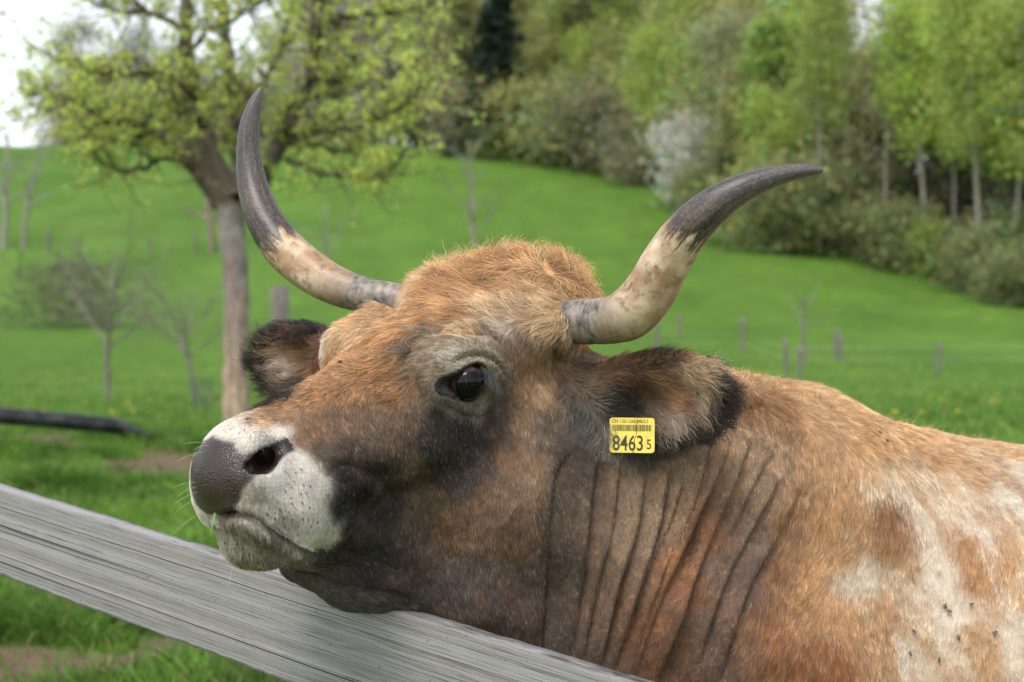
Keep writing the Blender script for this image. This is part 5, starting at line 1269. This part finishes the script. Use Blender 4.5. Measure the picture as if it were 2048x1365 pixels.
# brush heap
g = ground_at(140, 655); rb = np.random.default_rng(31); bh = empty('brush_heap', g); tag(bh, 'dark heap of cut brushwood on the grass behind the left sapling', 'brush heap')
paths = []
for i in range(420):
    a = rb.uniform(0, 6.28); p0 = np.array([rb.normal(0, .85), rb.normal(0, .5), rb.uniform(0, 1.7)]) * (g[1] / 40)
    paths.append(branch(p0, (math.cos(a), math.sin(a), rb.uniform(-.1, .9)), rb.uniform(.6, 1.5) * g[1] / 40, .012 * g[1] / 40, rb, .12, 5))
V_, F_ = tube_np(paths, 4); m_ = mesh_np('branches', V_, F_); m_.materials.append(bark_m); o = bpy.data.objects.new('branches', m_); COL.objects.link(o); o.parent = bh; o.color = (.11, .085, .065, 1)
# mesh guard round the leaning sapling
gg = W(404, 838, 21.9); mg = empty('tree_guard', gg); tag(mg, 'low green wire mesh guard round the foot of the leaning sapling', 'tree guard')
paths = []
for k in range(12):
    a = k / 12 * 6.283; x, y = .17 * math.cos(a), .17 * math.sin(a); paths.append((np.array([(x, y, 0), (x, y, .3), (x, y, .62)]), np.full(3, .005)))
for z in np.linspace(.03, .6, 9):
    a = np.linspace(0, 6.283, 17); paths.append((np.stack([.17 * np.cos(a), .17 * np.sin(a), z + 0 * a], 1), np.full(17, .004)))
V_, F_ = tube_np(paths, 4); m_ = mesh_np('wire_mesh', V_, F_); m_.materials.append(mat_flat('guard_wire', (.10, .14, .10), .5)); o = bpy.data.objects.new('wire_mesh', m_); COL.objects.link(o); o.parent = mg
# posts
pm, nt, b = mat_new('weathered_post')
tcn = nd(nt, 'ShaderNodeTexCoord'); mps = nd(nt, 'ShaderNodeMapping'); mps.inputs['Scale'].default_value = (14, 14, 1.5); nt.links.new(tcn.outputs['Object'], mps.inputs['Vector'])
nt.links.new(ramp(nt, [(.3, (.07, .065, .06)), (.7, (.22, .205, .185))], noise(nt, mps.outputs[0], 3, 5)).outputs[0], b.inputs['Base Color']); b.inputs['Roughness'].default_value = .9
def post(px, py, hpx, wpx, label, lean=0, d=None, cat='post', nm='fence_post', group='thin fence posts on the slope'):
    g = ground_at(px, py) if d is None else W(px, py, d); m = g[1] / FPX
    rp = np.random.default_rng(int(px)); n = 7; t = np.linspace(0, 1, n); C = np.stack([lean * t * hpx * m + rp.normal(0, .006, n), 0 * t, -.3 + t * (hpx * m + .3)], 1); R = wpx * m / 2 * (1 + rp.normal(0, .05, n))
    C = np.concatenate([C, [C[-1] + [0, 0, .004]]]); R = np.append(R, R[-1] * .05)
    V_, F_ = tube_np([(C, R)], 9); me_ = mesh_np(nm, V_, F_); me_.materials.append(pm); o = bpy.data.objects.new(nm, me_); COL.objects.link(o); o.location = g; tag(o, label, cat, group); return o
POSTS = [(1315, 712, 75, 9, 'fence post right below the bend of the black horn', -.02), (1357, 680, 50, 7, 'short fence post just right of the horn bend', .02), (1484, 706, 72, 8, 'lone fence post between the horn bend and the small forked tree', .03),
 (1572, 752, 72, 9, 'fence post left of the small forked tree, first of two', -.03), (1600, 758, 66, 9, 'fence post left of the small forked tree, nearer one', .0), (1670, 716, 58, 8, 'left post of the close pair right of the small forked tree', .04), (1682, 722, 48, 8, 'right post of the close pair right of the small forked tree', -.05), (1876, 750, 64, 8, 'lone fence post farthest to the right on the slope', .02),
 (97, 505, 44, 8, 'fence post on the hill beside the thin grey trees', 0.), (300, 512, 38, 6, 'fence post on the hill above the left sapling', 0.), (392, 505, 36, 6, 'fence post on the hill left of the reddish bare tree', 0.)]
post_tops = []
for a in POSTS: post_tops.append(post(*a))
stub = post(560, 745, 172, 38, 'stout grey wooden post under the curve of the upright horn', .0, d=16.5, cat='post', nm='wooden_post', group=None)
stub.data.materials[0] = bark_m; stub.color = (.34, .30, .25, 1)
# faint wires of the slope fence
wp_ = [p for p in post_tops if p.location.x > 0]; wp_ = [wp_[0], wp_[2], wp_[3], wp_[7]]
paths = []
for hz in (.45, .8):
    P_ = [np.array(p.location) + [0, 0, hz] for p in wp_] ; P_.append(P_[-1] + np.array([9, -1, .1]))
    q = np.concatenate([np.linspace(P_[i], P_[i + 1], 8)[:-1] for i in range(len(P_) - 1)]); paths.append((q, np.full(len(q), .004)))
V_, F_ = tube_np(paths, 4); o = link('fence_wire', mesh_np('fence_wire', V_, F_), None, mat_flat('wire_steel', (.45, .45, .45), .4)); tag(o, 'thin pale fence wire strung between the posts on the slope', 'fence wire')
# the black pipe in the grass
pq = [(-160, 812, 38), (0, 832, 38), (80, 838, 37), (160, 846, 34), (230, 853, 30), (262, 866, 26), (300, 884, 24)]
q = smooth_line(pq, 60); dd_ = np.linspace(12.2, 13.6, 60); C = W(q[:, 0], q[:, 1], dd_); R = np.full(60, .075)

V_, F_ = tube_np([(C, R)], 24)
ppm, nt, b = mat_new('black_pipe'); tcn = nd(nt, 'ShaderNodeTexCoord'); nz = noise(nt, tcn.outputs['Object'], 5, 6, .7)
nt.links.new(ramp(nt, [(.5, (.010, .011, .014)), (.8, (.10, .10, .10))], nz).outputs[0], b.inputs['Base Color']); b.inputs['Roughness'].default_value = .38
o = link('pipe', mesh_np('pipe', V_, F_), None, ppm); tag(o, 'long black plastic pipe lying across the grass at the left', 'pipe')

# ================================================================ the fence board the cow rests on
def fence_d(px): return 1 / (.4217 + .000156 * px)
def fence_pt(px, row): return W(px, row, fence_d(px))
TOPR = lambda px: 978 + .3085 * px ; BOTR = lambda px: 1147 + .352 * px
A = np.array(fence_pt(0, TOPR(0))); B = np.array(fence_pt(1280, TOPR(1280))); A2 = np.array(fence_pt(0, BOTR(0))); B2 = np.array(fence_pt(620, BOTR(620)))
fx = nrm(B - A); dn = nrm((A2 - A) - fx * ((A2 - A) @ fx)); fn_ = nrm(np.cross(fx, dn)); fn_ = fn_ if fn_[1] < 0 else -fn_
BH = .144
nx, nh = 260, 26; s = np.linspace(-.9, 2.6, nx); TH_ = .028
r = np.random.default_rng(3)
rows = []
edge_n = np.interp(s, np.linspace(-1, 2.7, 90), r.normal(0, .0005, 90)) + np.interp(s, np.linspace(-1, 2.7, 400), r.normal(0, .0004, 400))
edge_m = np.interp(s, np.linspace(-1, 2.7, 70), r.normal(0, .0010, 70)) + np.interp(s, np.linspace(-1, 2.7, 500), r.normal(0, .0006, 500))
prof = [(0, -TH_), (-.0018 * 0, -TH_ * .5), (0, -.0025), (.0012, -.0006), (.004, 0)] + [(v, 0) for v in np.linspace(.012, BH - .006, nh)] + [(BH - .003, 0), (BH, -.003), (BH, -TH_ * .5), (BH, -TH_)]
for v, w in prof:
    ed = edge_n if v < .008 else (edge_m if v > BH - .008 else 0 * s)
    rows.append(A + s[:, None] * fx + (v + ed)[:, None] * dn + w * fn_)
rows = np.array(rows); m = len(rows); V_ = rows.reshape(-1, 3)
i = np.arange(m)[:, None] * nx; j = np.arange(nx - 1)[None]; i2 = (np.arange(m)[:, None] + 1) % m * nx
F_ = np.stack([i + j, i + j + 1, i2 + j + 1, i2 + j], -1).reshape(-1, 4)
me_ = mesh_np('board', V_, F_, False)
sv = np.tile(s, m); vv = np.repeat([p[0] for p in prof], nx); ww = np.repeat([p[1] for p in prof], nx)
set_col(me_, 'uvw', np.stack([sv * .25 + .3, vv, ww + .1], 1))
wm, nt, b = mat_new('weathered_wood')
ua = nd(nt, 'ShaderNodeAttribute', attribute_name='uvw'); vec = ua.outputs['Color']
sep = nd(nt, 'ShaderNodeSeparateXYZ'); nt.links.new(vec, sep.inputs[0])
mpA = nd(nt, 'ShaderNodeMapping'); mpA.inputs['Scale'].default_value = (5, 1, 1); nt.links.new(vec, mpA.inputs['Vector'])
warp = noise(nt, mpA.outputs[0], 6, 3, .5)
# grain lines: bands across the board height, bending along its length
vco = mathn(nt, 'ADD', sep.outputs['Y'], mathn(nt, 'MULTIPLY', warp, .0035))
cmb = nd(nt, 'ShaderNodeCombineXYZ'); nt.links.new(mathn(nt, 'MULTIPLY', sep.outputs['X'], .9), cmb.inputs[0]); nt.links.new(vco, cmb.inputs[1]); nt.links.new(sep.outputs['Z'], cmb.inputs[2])
def gn(sx_, sy_, det=5, ro=.6):
    mm = nd(nt, 'ShaderNodeMapping'); mm.inputs['Scale'].default_value = (sx_, sy_, 40); nt.links.new(cmb.outputs[0], mm.inputs['Vector']); return noise(nt, mm.outputs[0], 1, det, ro)
g1 = gn(2.5, 520, 4, .65); g2 = gn(.9, 60, 4, .6); g3 = gn(60, 900, 3, .6); st = gn(6, 24, 4, .6)
base = ramp(nt, [(.25, lin((118, 116, 115))), (.5, lin((140, 138, 136))), (.78, lin((164, 162, 160)))], g2)
c_ = mixc(nt, ramp(nt, [(.38, (1, 1, 1)), (.50, (0, 0, 0))], mathn(nt, 'ADD', mathn(nt, 'MULTIPLY', g1, .6), mathn(nt, 'MULTIPLY', g3, .4))).outputs[0], base.outputs[0], lin((58, 55, 54)))
crack = ramp(nt, [(.30, (1, 1, 1)), (.355, (0, 0, 0))], gn(1.4, 240, 2, .4))
c_ = mixc(nt, crack.outputs[0], c_, lin((30, 28, 27)))
c_ = mixc(nt, mathn(nt, 'MULTIPLY', ramp(nt, [(.45, (0, 0, 0)), (.75, (1, 1, 1))], st).outputs[0], .35), c_, lin((132, 124, 114)))
spk = nd(nt, 'ShaderNodeMapping'); spk.inputs['Scale'].default_value = (4, 1, 1); nt.links.new(vec, spk.inputs['Vector'])
c_ = mixc(nt, ramp(nt, [(.69, (0, 0, 0)), (.72, (1, 1, 1))], noise(nt, spk.outputs[0], 130, 2, .5)).outputs[0], c_, lin((112, 96, 76)))
nt.links.new(c_, b.inputs['Base Color']); b.inputs['Roughness'].default_value = .85; b.inputs['Specular IOR Level'].default_value = .25
hs = mathn(nt, 'SUBTRACT', mathn(nt, 'ADD', mathn(nt, 'MULTIPLY', g1, .7), mathn(nt, 'MULTIPLY', g3, .3)), mathn(nt, 'MULTIPLY', crack.outputs[0], .8))
bpn = nd(nt, 'ShaderNodeBump'); bpn.inputs['Distance'].default_value = .0016; bpn.inputs['Strength'].default_value = .9; nt.links.new(hs, bpn.inputs['Height']); nt.links.new(bpn.outputs[0], b.inputs['Normal'])
fence = empty('wooden_fence', (float(A[0] - fx[0] * .8), float(A[1] - fx[1] * .8), 0)); tag(fence, 'grey weathered board fence the cow rests its chin on', 'fence')
link('board', me_, fence, wm)
# lower board and the posts that carry both (the posts stand outside the picture)
me2 = me_.copy(); me2.name = 'board'; lb_ = bpy.data.objects.new('board', me2); COL.objects.link(lb_); lb_.parent = fence; lb_.matrix_parent_inverse = Matrix.Translation(-Vector(fence.location)); lb_.location = (0, 0, -.62)
for s0 in (-.72, 2.35):
    c0 = A + fx * s0 - fn_ * (TH_ + .05); C = np.array([[c0[0], c0[1], z] for z in (-.1, .3, .8, 1.30, 1.305)]); V_, F_ = tube_np([(C, [.048, .046, .046, .045, .001])], 16)
    link('post', mesh_np('post', V_, F_), fence, pm)
tick('done')
